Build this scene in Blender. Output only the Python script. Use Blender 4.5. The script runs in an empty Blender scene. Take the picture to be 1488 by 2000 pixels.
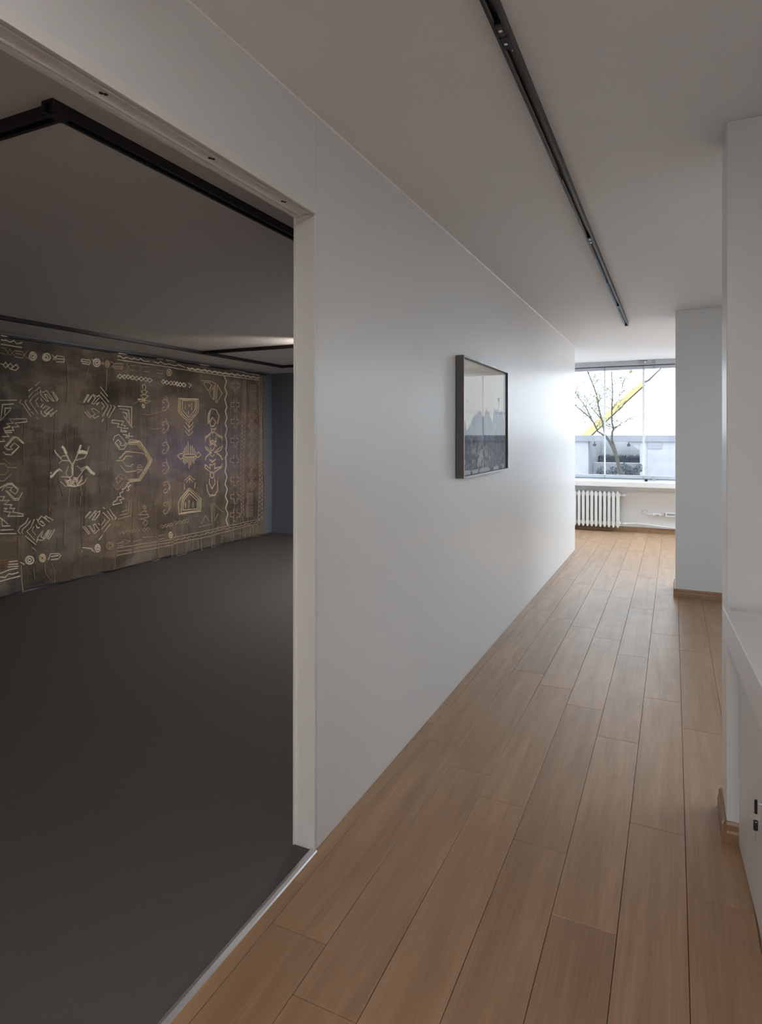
import bpy, bmesh, math, random
import numpy as np
from mathutils import Vector, Matrix

random.seed(7)
S = bpy.context.scene
COL = S.collection

# ---------------------------------------------------------------- camera
THETA = math.atan(571.0 / 1220.0)          # camera is turned left of the corridor axis (+Y)
cam_d = bpy.data.cameras.new('camera')
cam_d.sensor_fit = 'VERTICAL'
cam_d.sensor_height = 36.0
cam_d.lens = 36.0 * 1220.0 / 2000.0
cam_d.shift_y = -150.0 / 2000.0
cam_d.clip_start = 0.05
cam_d.clip_end = 300
cam = bpy.data.objects.new('camera', cam_d)
cam.location = (0, 0, 1.5)
cam.rotation_euler = (math.pi / 2, 0, THETA)
COL.objects.link(cam)
S.camera = cam

# ---------------------------------------------------------------- world, exposure
SKY = 2.4
w = bpy.data.worlds.new('overcast_sky')
S.world = w
w.use_nodes = True
bg = w.node_tree.nodes['Background']
bg.inputs[0].default_value = (0.84, 0.93, 1.0, 1)
bg.inputs[1].default_value = SKY
S.view_settings.view_transform = 'Standard'
S.view_settings.look = 'None'
S.view_settings.gamma = 1.0
S.view_settings.use_curve_mapping = False
S.view_settings.exposure = 0.42


def portal(name, loc, rot, sx, sy):
    l = bpy.data.lights.new(name, 'AREA')
    l.shape = 'RECTANGLE'
    l.size, l.size_y = sx, sy
    l.cycles.is_portal = True
    o = bpy.data.objects.new(name, l)
    o.location = loc
    o.rotation_euler = rot
    COL.objects.link(o)


# ---------------------------------------------------------------- dimensions (metres)
H = 2.66          # corridor ceiling
GH = 2.45         # gallery ceiling
WX = -1.172       # corridor face of the left wall
WT = 0.085        # its thickness
JY = 1.95         # door jamb
WEND = 8.52       # end of the left wall
WINY = 10.45      # window wall
DH = 2.302        # door head
GX = -5.62        # gallery left wall
PILY0, PILY1, PILX = 2.635, 2.87, 0.178
COLX, COLY0, COLY1 = 0.017, 6.42, 6.86
XR = 4.6          # right side of the building
YB = -3.6         # back wall of the hall behind the camera

portal('portal_window', (0.6, WINY + 0.12, 1.7), (-math.pi / 2, 0, 0), 7.8, 1.8)
portal('portal_back', (-0.6, YB - 0.12, 1.45), (math.pi / 2, 0, 0), 0.9, 1.5)


# ---------------------------------------------------------------- mesh helpers
def box(bm, x0, x1, y0, y1, z0, z1, bev=0.0, seg=1):
    t = bmesh.new()
    bmesh.ops.create_cube(t, size=1.0)
    for v in t.verts:
        v.co = Vector(((x0 + x1) / 2 + v.co.x * (x1 - x0), (y0 + y1) / 2 + v.co.y * (y1 - y0), (z0 + z1) / 2 + v.co.z * (z1 - z0)))
    if bev > 0:
        bmesh.ops.bevel(t, geom=t.edges[:], offset=bev, segments=seg, affect='EDGES', profile=0.5)
    merge(bm, t)


def merge(bm, t):
    me = bpy.data.meshes.new('tmp')
    t.to_mesh(me)
    t.free()
    bm.from_mesh(me)
    bpy.data.meshes.remove(me)


def cyl(bm, p0, p1, r0, r1=None, n=12, cap=True):
    r1 = r0 if r1 is None else r1
    p0, p1 = Vector(p0), Vector(p1)
    d = p1 - p0
    q = Vector((0, 0, 1)).rotation_difference(d)
    M = Matrix.Translation((p0 + p1) / 2) @ q.to_matrix().to_4x4()
    bmesh.ops.create_cone(bm, cap_ends=cap, segments=n, radius1=r0, radius2=r1, depth=d.length, matrix=M)


def tube(bm, pts, rad, n=8):
    """swept tube; rad is one radius or one per point"""
    pts = [Vector(p) for p in pts]
    if not hasattr(rad, '__len__'):
        rad = [rad] * len(pts)
    rings = []
    up = Vector((0.0123, 0.31, 0.95)).normalized()
    for i, p in enumerate(pts):
        a = pts[max(i - 1, 0)]
        b = pts[min(i + 1, len(pts) - 1)]
        t = (b - a).normalized()
        s = t.cross(up)
        if s.length < 1e-3:
            s = t.cross(Vector((1, 0, 0)))
        s.normalize()
        u = s.cross(t)
        rings.append([bm.verts.new(p + (s * math.cos(2 * math.pi * k / n) + u * math.sin(2 * math.pi * k / n)) * rad[i]) for k in range(n)])
    for r0, r1 in zip(rings, rings[1:]):
        for k in range(n):
            bm.faces.new((r0[k], r0[(k + 1) % n], r1[(k + 1) % n], r1[k]))
    bm.faces.new(rings[0][::-1])
    bm.faces.new(rings[-1])


def prism(bm, prof, axis, a, b):
    """extrude closed profile along an axis; prof is in the other two axes (cyclic order kept)"""
    def P(t, q):
        if axis == 'y':
            return (q[0], t, q[1])
        if axis == 'x':
            return (t, q[0], q[1])
        return (q[0], q[1], t)
    v0 = [bm.verts.new(P(a, q)) for q in prof]
    v1 = [bm.verts.new(P(b, q)) for q in prof]
    n = len(prof)
    for i in range(n):
        bm.faces.new((v0[i], v0[(i + 1) % n], v1[(i + 1) % n], v1[i]))
    bm.faces.new(v0[::-1])
    bm.faces.new(v1)
    bmesh.ops.recalc_face_normals(bm, faces=bm.faces[:])


def obj(name, bm, mat, parent=None, local=False, smooth=False, kind=None):
    """link bm as one mesh object; geometry is given in world space unless local"""
    me = bpy.data.meshes.new(name)
    if parent is not None and not local:
        off = world_loc(parent)
        for v in bm.verts:
            v.co -= off
    bm.normal_update()
    bm.to_mesh(me)
    bm.free()
    if mat is not None:
        me.materials.append(mat)
    if smooth:
        for p in me.polygons:
            p.use_smooth = True
        try:
            me.set_sharp_from_angle(angle=math.radians(40))
        except Exception:
            pass
    o = bpy.data.objects.new(name, me)
    COL.objects.link(o)
    if parent is not None:
        o.parent = parent
    if kind:
        o['kind'] = kind
    return o


def world_loc(o):
    v = Vector(o.location)
    while o.parent is not None:
        o = o.parent
        v = v + Vector(o.location)
    return v


def tag(o, label, cat, group=None):
    o['label'] = label
    o['category'] = cat
    if group:
        o['group'] = group
    return o


def thing(name, label, cat, loc=(0, 0, 0), rz=0.0, group=None):
    o = bpy.data.objects.new(name, None)
    o.empty_display_size = 0.1
    o.location = loc
    o.rotation_euler = (0, 0, rz)
    COL.objects.link(o)
    return tag(o, label, cat, group)


def struct(name, bm, mat, label=None, parent=None):
    o = obj(name, bm, mat, parent)
    if parent is None:
        o['kind'] = 'structure'
        if label:
            tag(o, label, name.split('_')[0])
    return o


def B(*a, **k):
    bm = bmesh.new()
    box(bm, *a, **k)
    return bm


# ---------------------------------------------------------------- materials
def mat(name, col, rough=0.5, metal=0.0, spec=0.5, noise=0.0, nscale=20.0, bump=0.0, bscale=200.0, coords='Object'):
    m = bpy.data.materials.new(name)
    m.use_nodes = True
    nt = m.node_tree
    p = nt.nodes['Principled BSDF']
    p.inputs['Base Color'].default_value = (*col, 1)
    p.inputs['Roughness'].default_value = rough
    p.inputs['Metallic'].default_value = metal
    p.inputs['Specular IOR Level'].default_value = spec
    if noise or bump:
        tc = nt.nodes.new('ShaderNodeTexCoord')
    if noise:
        n = nt.nodes.new('ShaderNodeTexNoise')
        n.inputs['Scale'].default_value = nscale
        n.inputs['Detail'].default_value = 4
        nt.links.new(tc.outputs[coords], n.inputs['Vector'])
        r = nt.nodes.new('ShaderNodeMapRange')
        r.inputs['To Min'].default_value = 1 - noise
        r.inputs['To Max'].default_value = 1 + noise
        nt.links.new(n.outputs['Fac'], r.inputs['Value'])
        x = nt.nodes.new('ShaderNodeVectorMath')
        x.operation = 'SCALE'
        x.inputs[0].default_value = col
        nt.links.new(r.outputs[0], x.inputs['Scale'])
        nt.links.new(x.outputs[0], p.inputs['Base Color'])
    if bump:
        n2 = nt.nodes.new('ShaderNodeTexNoise')
        n2.inputs['Scale'].default_value = bscale
        n2.inputs['Detail'].default_value = 2
        nt.links.new(tc.outputs[coords], n2.inputs['Vector'])
        b = nt.nodes.new('ShaderNodeBump')
        b.inputs['Strength'].default_value = bump
        b.inputs['Distance'].default_value = 0.002
        nt.links.new(n2.outputs['Fac'], b.inputs['Height'])
        nt.links.new(b.outputs[0], p.inputs['Normal'])
    return m


def wood_mat(name, c0, c1, rough=0.36, along='Y', coat=0.0):
    m = bpy.data.materials.new(name)
    m.use_nodes = True
    nt = m.node_tree
    p = nt.nodes['Principled BSDF']
    tc = nt.nodes.new('ShaderNodeTexCoord')
    oi = nt.nodes.new('ShaderNodeObjectInfo')
    add = nt.nodes.new('ShaderNodeVectorMath')
    add.operation = 'MULTIPLY_ADD'
    add.inputs[1].default_value = (1, 1, 1)
    cmb = nt.nodes.new('ShaderNodeCombineXYZ')
    mul = nt.nodes.new('ShaderNodeMath')
    mul.operation = 'MULTIPLY'
    mul.inputs[1].default_value = 37.0
    nt.links.new(oi.outputs['Random'], mul.inputs[0])
    for i in range(3):
        nt.links.new(mul.outputs[0], cmb.inputs[i])
    nt.links.new(tc.outputs['Object'], add.inputs[0])
    nt.links.new(cmb.outputs[0], add.inputs[2])
    mp = nt.nodes.new('ShaderNodeMapping')
    mp.inputs['Scale'].default_value = (14, 1.1, 14) if along == 'Y' else (1.1, 14, 14)
    nt.links.new(add.outputs[0], mp.inputs['Vector'])
    n1 = nt.nodes.new('ShaderNodeTexNoise')
    n1.inputs['Scale'].default_value = 1.0
    n1.inputs['Detail'].default_value = 6
    n1.inputs['Distortion'].default_value = 0.8
    nt.links.new(mp.outputs[0], n1.inputs['Vector'])
    mp2 = nt.nodes.new('ShaderNodeMapping')
    mp2.inputs['Scale'].default_value = (160, 6, 160) if along == 'Y' else (6, 160, 160)
    nt.links.new(add.outputs[0], mp2.inputs['Vector'])
    n2 = nt.nodes.new('ShaderNodeTexNoise')
    n2.inputs['Scale'].default_value = 1.0
    n2.inputs['Detail'].default_value = 3
    nt.links.new(mp2.outputs[0], n2.inputs['Vector'])
    mx = nt.nodes.new('ShaderNodeMix')
    mx.data_type = 'FLOAT'
    mx.inputs['Factor'].default_value = 0.35
    nt.links.new(n1.outputs['Fac'], mx.inputs[2])
    nt.links.new(n2.outputs['Fac'], mx.inputs[3])
    cr = nt.nodes.new('ShaderNodeValToRGB')
    cr.color_ramp.elements[0].position = 0.32
    cr.color_ramp.elements[0].color = (*c0, 1)
    cr.color_ramp.elements[1].position = 0.68
    cr.color_ramp.elements[1].color = (*c1, 1)
    nt.links.new(mx.outputs[0], cr.inputs[0])
    hs = nt.nodes.new('ShaderNodeHueSaturation')
    mr = nt.nodes.new('ShaderNodeMapRange')
    mr.inputs['To Min'].default_value = 0.93
    mr.inputs['To Max'].default_value = 1.06
    nt.links.new(oi.outputs['Random'], mr.inputs['Value'])
    nt.links.new(mr.outputs[0], hs.inputs['Value'])
    nt.links.new(cr.outputs[0], hs.inputs['Color'])
    nt.links.new(hs.outputs[0], p.inputs['Base Color'])
    # scuffed lacquer: uneven gloss
    n3 = nt.nodes.new('ShaderNodeTexNoise')
    n3.inputs['Scale'].default_value = 7.0
    n3.inputs['Detail'].default_value = 5
    nt.links.new(add.outputs[0], n3.inputs['Vector'])
    rr = nt.nodes.new('ShaderNodeMapRange')
    rr.inputs['To Min'].default_value = rough - 0.07
    rr.inputs['To Max'].default_value = rough + 0.07
    nt.links.new(n3.outputs['Fac'], rr.inputs['Value'])
    nt.links.new(rr.outputs[0], p.inputs['Roughness'])
    p.inputs['Specular IOR Level'].default_value = 0.65
    bp = nt.nodes.new('ShaderNodeBump')
    bp.inputs['Strength'].default_value = 0.12
    bp.inputs['Distance'].default_value = 0.0006
    nt.links.new(n2.outputs['Fac'], bp.inputs['Height'])
    nt.links.new(bp.outputs[0], p.inputs['Normal'])
    return m


def glass_mat(name, tint=(1, 1, 1), ior=1.45):
    m = bpy.data.materials.new(name)
    m.use_nodes = True
    nt = m.node_tree
    nt.nodes.remove(nt.nodes['Principled BSDF'])
    out = nt.nodes['Material Output']
    tr = nt.nodes.new('ShaderNodeBsdfTransparent')
    tr.inputs[0].default_value = (*tint, 1)
    gl = nt.nodes.new('ShaderNodeBsdfGlossy')
    gl.inputs['Roughness'].default_value = 0.0
    fr = nt.nodes.new('ShaderNodeFresnel')
    fr.inputs[0].default_value = ior
    mx = nt.nodes.new('ShaderNodeMixShader')
    geo = nt.nodes.new('ShaderNodeNewGeometry')
    inv = nt.nodes.new('ShaderNodeMath')
    inv.operation = 'SUBTRACT'
    inv.inputs[0].default_value = 1.0
    nt.links.new(geo.outputs['Backfacing'], inv.inputs[1])
    one = nt.nodes.new('ShaderNodeMath')
    one.operation = 'MULTIPLY'
    nt.links.new(fr.outputs[0], one.inputs[0])
    nt.links.new(inv.outputs[0], one.inputs[1])
    nt.links.new(one.outputs[0], mx.inputs[0])
    nt.links.new(tr.outputs[0], mx.inputs[1])
    nt.links.new(gl.outputs[0], mx.inputs[2])
    nt.links.new(mx.outputs[0], out.inputs['Surface'])
    return m


def vcol_mat(name, rough=0.8, spec=0.2, bump=0.0, bscale=300):
    m = mat(name, (1, 1, 1), rough, spec=spec, bump=bump, bscale=bscale)
    nt = m.node_tree
    a = nt.nodes.new('ShaderNodeVertexColor')
    a.layer_name = 'paint'
    nt.links.new(a.outputs[0], nt.nodes['Principled BSDF'].inputs['Base Color'])
    return m


M_wall = mat('white_wall_paint', (0.795, 0.79, 0.785), 0.31, spec=0.5, noise=0.015, nscale=3, bump=0.15, bscale=260)
M_ceil = mat('white_ceiling_paint', (0.80, 0.80, 0.80), 0.6, spec=0.3, noise=0.02, nscale=2, bump=0.1, bscale=200)
M_gceil = mat('gallery_ceiling_paint', (0.74, 0.71, 0.69), 0.45, spec=0.4, noise=0.03, nscale=2)
M_dark = mat('slate_wall_paint', (0.18, 0.195, 0.245), 0.7, spec=0.25, noise=0.04, nscale=2)
M_carpet = mat('dark_grey_carpet', (0.105, 0.099, 0.098), 0.95, spec=0.1, noise=0.35, nscale=420, bump=0.6, bscale=500)
M_wood = wood_mat('oak_laminate', (0.285, 0.160, 0.086), (0.43, 0.262, 0.150), 0.36)
M_skirt = wood_mat('oak_skirting', (0.25, 0.135, 0.07), (0.38, 0.22, 0.12), 0.35)
M_slab = mat('dark_underlay', (0.05, 0.035, 0.025), 0.9)
M_slabwood = mat('oak_floor_plain', (0.32, 0.185, 0.10), 0.4, noise=0.1, nscale=3)
M_frame = mat('offwhite_door_frame', (0.82, 0.80, 0.77), 0.35, spec=0.5)
M_alu = mat('brushed_aluminium', (0.72, 0.73, 0.75), 0.32, metal=0.85)
M_black = mat('black_aluminium', (0.022, 0.023, 0.026), 0.38, metal=0.3)
M_gblack = mat('black_powder_coat', (0.012, 0.012, 0.016), 0.5)
M_screw = mat('bright_steel', (0.75, 0.75, 0.74), 0.25, metal=1.0)
M_hole = mat('dark_hole', (0.01, 0.01, 0.01), 0.8)
M_white = mat('white_laminate', (0.90, 0.89, 0.90), 0.3, spec=0.7)
M_cab = mat('white_cabinet_board', (0.80, 0.79, 0.79), 0.3, spec=0.55)
M_rad = mat('white_radiator_enamel', (0.80, 0.81, 0.79), 0.3, spec=0.5)
M_plastic = mat('white_plastic', (0.82, 0.82, 0.82), 0.35)
M_grey = mat('grey_plastic', (0.35, 0.36, 0.38), 0.4)
M_pframe = mat('grey_wood_frame', (0.115, 0.098, 0.085), 0.4, noise=0.12, nscale=30)
M_pedge = mat('silver_frame_face', (0.42, 0.42, 0.45), 0.25, metal=0.5)
M_glass = glass_mat('clear_glass')
M_pglass = glass_mat('low_reflection_glass', ior=1.16)
M_seal = mat('white_seal_strip', (0.85, 0.87, 0.90), 0.4)
M_winalu = mat('window_aluminium', (0.50, 0.53, 0.57), 0.4, metal=0.4)
M_rubber = mat('black_gasket', (0.03, 0.032, 0.036), 0.6)

# ---------------------------------------------------------------- room shell
# floors
fl = struct('floor', B(WX, XR, YB, WINY, -0.2, -0.012), M_slab, 'oak laminate plank floor of the corridor')
LINES = [0.0396 + 0.193 * k for k in range(-9, 5)]
OFFS = {-9: 3.2, -8: 2.1, -7: 3.06, -6: 2.88, -5: 2.70, -4: 2.525, -3: 2.31, -2: 2.0, -1: 2.60, 0: 2.27, 1: 2.75, 2: 2.4, 3: 2.05}
PL = 1.283


def plank(x0, x1, y0, y1):
    g, t = 0.0009, 0.012
    bm = bmesh.new()
    xa, xb, ya, yb = x0 + g, x1 - g, y0 + g, y1 - g
    c = 0.0008
    lo = [bm.verts.new(p) for p in ((0, 0, -t), (xb - xa, 0, -t), (xb - xa, yb - ya, -t), (0, yb - ya, -t))]
    mi = [bm.verts.new((v.co.x, v.co.y, -c)) for v in lo]
    hi = [bm.verts.new((v.co.x + (c if v.co.x < 1e-6 else -c), v.co.y + (c if v.co.y < 1e-6 else -c), 0)) for v in lo]
    for a, b in ((lo, mi), (mi, hi)):
        for i in range(4):
            bm.faces.new((a[i], a[(i + 1) % 4], b[(i + 1) % 4], b[i]))
    bm.faces.new(hi)
    o = obj('plank', bm, M_wood, None)
    o.location = (xa, ya, 0)
    o.parent = fl
    return o


for i in range(len(LINES) - 1):
    k = i - 9
    x0, x1 = LINES[i], LINES[i + 1]
    lo = WEND if x1 <= WX + 0.02 else 0.45
    y = OFFS[k] - PL * 4
    while y < WINY:
        a, b = max(y, lo), min(y + PL, WINY)
        if b - a > 0.02:
            if x0 < WX < x1 and b > lo:
                # the narrow strip cut along the wall
                if a < WEND:
                    plank(WX, x1, a, min(b, WEND))
                if b > WEND:
                    plank(x0, x1, max(a, WEND), b)
            else:
                plank(x0, x1, a, b)
        y += PL
# plain boards outside the picture
struct('floor_hall', B(WX, 0.8116, YB, 0.45, -0.012, 0), M_slabwood, 'oak laminate floor behind the viewpoint')
struct('floor_side', B(0.8116, XR, YB, WINY, -0.012, 0), M_slabwood, 'oak laminate floor of the side bay')
struct('floor_end', B(GX, WX, WEND, WINY, -0.2, -0.012), M_slab, 'floor base beside the window room')
struct('floor_end_boards', B(GX, LINES[0], WEND, WINY, -0.012, 0), M_slabwood, 'oak laminate floor left of the radiator')
struct('floor_carpet', B(GX - 0.1, WX - 0.012, YB, 8.03, -0.2, -0.002), M_carpet, 'dark grey carpet floor of the dim gallery')

# ceilings
struct('ceiling', B(GX - 0.1, XR + 0.1, YB - 0.1, WINY + 0.25, H, H + 0.2), M_ceil, 'white plaster ceiling of the corridor')
struct('ceiling_gallery', B(GX - 0.1, WX - WT, YB, 8.03, GH, GH + 0.15), M_gceil, 'lower grey ceiling of the dim gallery')

# walls
struct('wall_left', B(WX - WT, WX, JY + 0.0015, WEND, -0.2, H, bev=0.002), M_wall, 'long white corridor wall with the framed painting')
struct('wall_above_door', B(WX - WT, WX - 0.0006, YB, JY - 0.0005, DH + 0.026, H), M_wall, 'white wall panel above the sliding door opening')
struct('wall_left_hall', B(WX - WT, WX, YB, -0.7, 0, DH + 0.026), M_wall, 'white wall behind the viewpoint')
struct('wall_gallery_end', B(GX, WX - WT, 8.03, WEND, -0.2, H), M_dark, 'slate blue end wall of the dim gallery')
struct('wall_gallery_face', B(GX, WX - WT, WEND, WEND + 0.012, 0, H), M_wall, 'white wall face of the window room')
struct('wall_gallery_left', B(GX - 0.12, GX, YB, 8.03, 0, GH), M_dark, 'dark wall behind the textile hanging')
struct('wall_gallery_back', B(GX, WX - WT, YB - 0.1, YB, 0, GH), M_dark, 'dark wall at the back of the gallery')
struct('wall_window', B(GX, XR, WINY, WINY + 0.22, -0.2, 0.80), M_wall, 'white parapet wall below the window')
struct('wall_end_left', B(GX - 0.12, GX, 8.03, WINY + 0.22, 0, H), M_wall, 'white wall left of the window room')
struct('wall_window_pier', B(GX, -3.3, WINY, WINY + 0.22, 0.80, H), M_wall, 'white pier left of the window')
struct('wall_right', B(XR, XR + 0.12, YB, WINY + 0.22, 0, H), M_wall, 'white outer wall of the side bay')
struct('wall_back', B(WX, XR, YB - 0.2, YB, 0, 0.7), M_wall, 'white parapet behind the viewpoint')
struct('wall_back_right', B(-0.1, XR, YB - 0.2, YB, 0.7, H), M_wall, 'white wall behind the viewpoint, right of the rear window')
struct('wall_back_left', B(WX, -1.1, YB - 0.2, YB, 0.7, H), M_wall, 'white wall behind the viewpoint, left of the rear window')
struct('wall_back_top', B(-1.1, -0.1, YB - 0.2, YB, 2.2, H), M_wall, 'white wall above the rear window')
struct('wall_right_hall', B(0.96, 1.08, YB, PILY0, 0, H), M_wall, 'white wall behind the low cabinet')
struct('wall_partition', B(PILX, XR, PILY0, PILY1, 0, H, bev=0.003), M_wall, 'white wall end standing behind the low cabinet')
struct('wall_column', B(COLX, 0.92, COLY0, COLY1, 0, H, bev=0.003), M_wall, 'white column standing before the window room')


def skirt_profile(sign, x):
    # (offset from wall, height)
    p = [(0, 0), (0.017, 0), (0.017, 0.038), (0.013, 0.046), (0.012, 0.066), (0.006, 0.075), (0, 0.075)]
    return [(x + sign * a, z) for a, z in p]


def skirting(name, label, runs):
    root = None
    for i, (axis, pos, sign, a, b) in enumerate(runs):
        bm = bmesh.new()
        prism(bm, skirt_profile(sign, pos), axis, a, b)
        if root is None:
            root = struct(name, bm, M_skirt, label)
        else:
            obj('skirting_board', bm, M_skirt, root)
    return root


skirting('baseboard_partition', 'oak skirting wrapped around the wall end beside the cabinet', [('y', PILX, -1, PILY0 - 0.0165, PILY1), ('x', PILY0, -1, PILX - 0.0165, PILX + 0.045)])
skirting('baseboard_column', 'oak skirting wrapped around the far white column', [('y', COLX, -1, COLY0 - 0.0165, COLY1), ('x', COLY0, -1, COLX - 0.0165, 0.92)])
skirting('baseboard_window', 'oak skirting below the radiator and the window', [('x', WINY, -1, GX, XR)])

bm = bmesh.new()
prism(bm, [(WX, H), (WX, H - 0.005), (WX + 0.002, H - 0.0045), (WX + 0.005, H - 0.001), (WX + 0.005, H)], 'y', YB, WEND)
struct('trim_1', bm, M_white, 'thin white sealant line between the corridor wall and ceiling')

# sliding door frame
dr = bpy.data.objects.new('door_1', None)
dr.location = (WX, JY, 0)
dr['kind'] = 'structure'
tag(dr, 'off-white sliding door frame opening to the dim gallery', 'door')
COL.objects.link(dr)
bm = bmesh.new()
# jamb post, a hair out of plumb like in the photograph
prism(bm, [(WX - WT - 0.004, 0.0), (WX + 0.0025, 0.0), (WX + 0.0025, DH), (WX - WT - 0.004, DH)], 'y', JY - 0.004, JY + 0.001)
for v in bm.verts:
    v.co.y += 0.006 * (v.co.z / DH) - 0.006
obj('jamb', bm, M_frame, dr)
for xx in (WX + 0.0025, WX - WT - 0.004):
    bm = B(xx - 0.005 if xx > WX else xx, xx if xx > WX else xx + 0.005, JY - 0.012, JY - 0.002, 0.003, DH, bev=0.001)
    for v in bm.verts:
        v.co.y += 0.006 * (v.co.z / DH) - 0.006
    obj('jamb_lip', bm, M_frame, dr)
# head rail with two running grooves
Y0, Y1 = -0.7, JY - 0.004
xo, xi = WX + 0.003, WX - WT - 0.004
obj('head_rail', B(xi, xo, Y0, Y1 + 0.004, DH + 0.016, DH + 0.0262), M_frame, dr)
obj('front_flange', B(WX + 0.0008, WX + 0.0045, Y0, Y1 + 0.006, DH - 0.004, DH + 0.030, bev=0.0008), M_frame, dr)
# (from, to, underside): outer lip, fin, screwed channel, fin, inner lip; open grooves between them
for nm, a, b, zb in (('head_lip', xo - 0.010, xo, DH - 0.004), ('head_fin', xo - 0.024, xo - 0.021, DH - 0.003), ('head_channel', xi + 0.029, xo - 0.024, DH + 0.002), ('head_fin', xi + 0.026, xi + 0.029, DH - 0.003), ('head_lip', xi, xi + 0.018, DH - 0.004)):
    obj(nm, B(a, b, Y0, Y1 + 0.004, zb, DH + 0.016, bev=0.0006), M_frame, dr)
for yy in (1.05, 1.43, 1.80):
    bm = bmesh.new()
    cyl(bm, (WX - 0.045, yy, DH + 0.0005), (WX - 0.045, yy, DH + 0.004), 0.005, n=10)
    cyl(bm, (WX - 0.040, yy + 0.009, DH + 0.0005), (WX - 0.040, yy + 0.009, DH + 0.004), 0.005, n=10)
    obj('screw_hole', bm, M_hole, dr)
bm = bmesh.new()
prism(bm, [(WX - 0.020, 0.0), (WX + 0.010, 0.0), (WX + 0.007, 0.005), (WX - 0.004, 0.008), (WX - 0.015, 0.006)], 'y', Y0, JY - 0.008)
obj('threshold_strip', bm, M_alu, dr)


def panel(x, y, sx, sy, power, color, label, H=H):
    """added fill light out of view, in ceiling luminaire form: frame and lit diffuser"""
    t = thing('added_fill_panel', label, 'light', (x, y, H), group='added fill lights beyond the picture')
    bm = bmesh.new()
    for a in ((x - sx / 2, x + sx / 2, y - sy / 2, y - sy / 2 + 0.03), (x - sx / 2, x + sx / 2, y + sy / 2 - 0.03, y + sy / 2), (x - sx / 2, x - sx / 2 + 0.03, y - sy / 2 + 0.03, y + sy / 2 - 0.03), (x + sx / 2 - 0.03, x + sx / 2, y - sy / 2 + 0.03, y + sy / 2 - 0.03)):
        box(bm, a[0], a[1], a[2], a[3], H - 0.06, H - 0.001)
    obj('light_frame', bm, M_white, t)
    e = bpy.data.materials.new('fill_diffuser')
    e.use_nodes = True
    pb = e.node_tree.nodes['Principled BSDF']
    pb.inputs['Base Color'].default_value = (0.8, 0.8, 0.8, 1)
    pb.inputs['Emission Color'].default_value = (*color, 1)
    pb.inputs['Emission Strength'].default_value = power
    obj('diffuser', B(x - sx / 2 + 0.03, x + sx / 2 - 0.03, y - sy / 2 + 0.03, y + sy / 2 - 0.03, H - 0.05, H - 0.02), e, t)


COOL, WARM = (0.72, 0.88, 1.0), (1.0, 0.97, 0.94)  # unseen ceiling panels below are added to brighten the corridor, hall and gallery
panel(2.4, 9.65, 2.8, 1.3, 17.0, COOL, 'added flat fill light over the right part of the window room')
panel(-2.9, 9.7, 1.2, 1.2, 12.0, COOL, 'added flat fill light over the left part of the window room')
panel(1.5, 3.6, 0.9, 0.9, 8.0, COOL, 'added flat fill light over the side bay')
panel(-0.5, -0.45, 0.7, 0.7, 19.0, WARM, 'added flat fill light just behind the viewpoint')
panel(-0.3, -2.2, 1.2, 1.2, 3.5, WARM, 'added flat fill light in the hall behind the viewpoint')
panel(-2.15, 6.2, 0.6, 2.2, 16.5, (1.0, 0.95, 0.90), 'long added fill light in the gallery behind the corridor wall', GH)

# ---------------------------------------------------------------- window with frameless sliding panes
win = bpy.data.objects.new('window_1', None)
win.location = (0, WINY + 0.06, 0.80)
win['kind'] = 'structure'
tag(win, 'wide frameless glass window with aluminium rails above the radiator', 'window')
COL.objects.link(win)
wx0, wx1 = -3.3, XR
gy = WINY + 0.05
obj('window_sill', B(wx0, wx1, WINY - 0.20, WINY + 0.02, 0.705, 0.785, bev=0.004), M_white, win)
obj('bottom_rail', B(wx0, wx1, gy - 0.045, gy + 0.05, 0.785, 0.815, bev=0.002), M_winalu, win)
obj('bottom_profile', B(wx0, wx1, gy - 0.022, gy + 0.022, 0.822, 0.875, bev=0.003), M_winalu, win)
obj('bottom_gasket', B(wx0, wx1, gy - 0.018, gy + 0.018, 0.815, 0.822), M_rubber, win)
obj('head_rail', B(wx0, wx1, gy - 0.06, gy + 0.06, 2.585, H, bev=0.002), M_winalu, win)
obj('head_gasket', B(wx0, wx1, gy - 0.024, gy + 0.024, 2.575, 2.585), M_rubber, win)
obj('head_profile', B(wx0, wx1, gy - 0.022, gy + 0.022, 2.525, 2.575, bev=0.003), M_winalu, win)
joints = [-0.987 + 0.568 * k for k in range(-4, 10)]
for a, b in zip([wx0] + joints, joints + [wx1]):
    if b - a > 0.05:
        obj('pane', B(a + 0.002, b - 0.002, gy - 0.004, gy + 0.004, 0.865, 2.535), M_glass, win)
for j in joints:
    w_ = 0.016 if abs(j + 0.419) < 0.01 else 0.011
    obj('seal_strip', B(j - w_, j + w_, gy - 0.007, gy + 0.007, 0.87, 2.53), M_seal, win)
    obj('pane_clip', B(j - 0.013, j + 0.013, gy - 0.028, gy + 0.028, 0.828, 0.87, bev=0.003), M_grey, win)
    obj('pane_clip', B(j - 0.013, j + 0.013, gy - 0.028, gy + 0.028, 2.53, 2.57, bev=0.003), M_grey, win)
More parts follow.
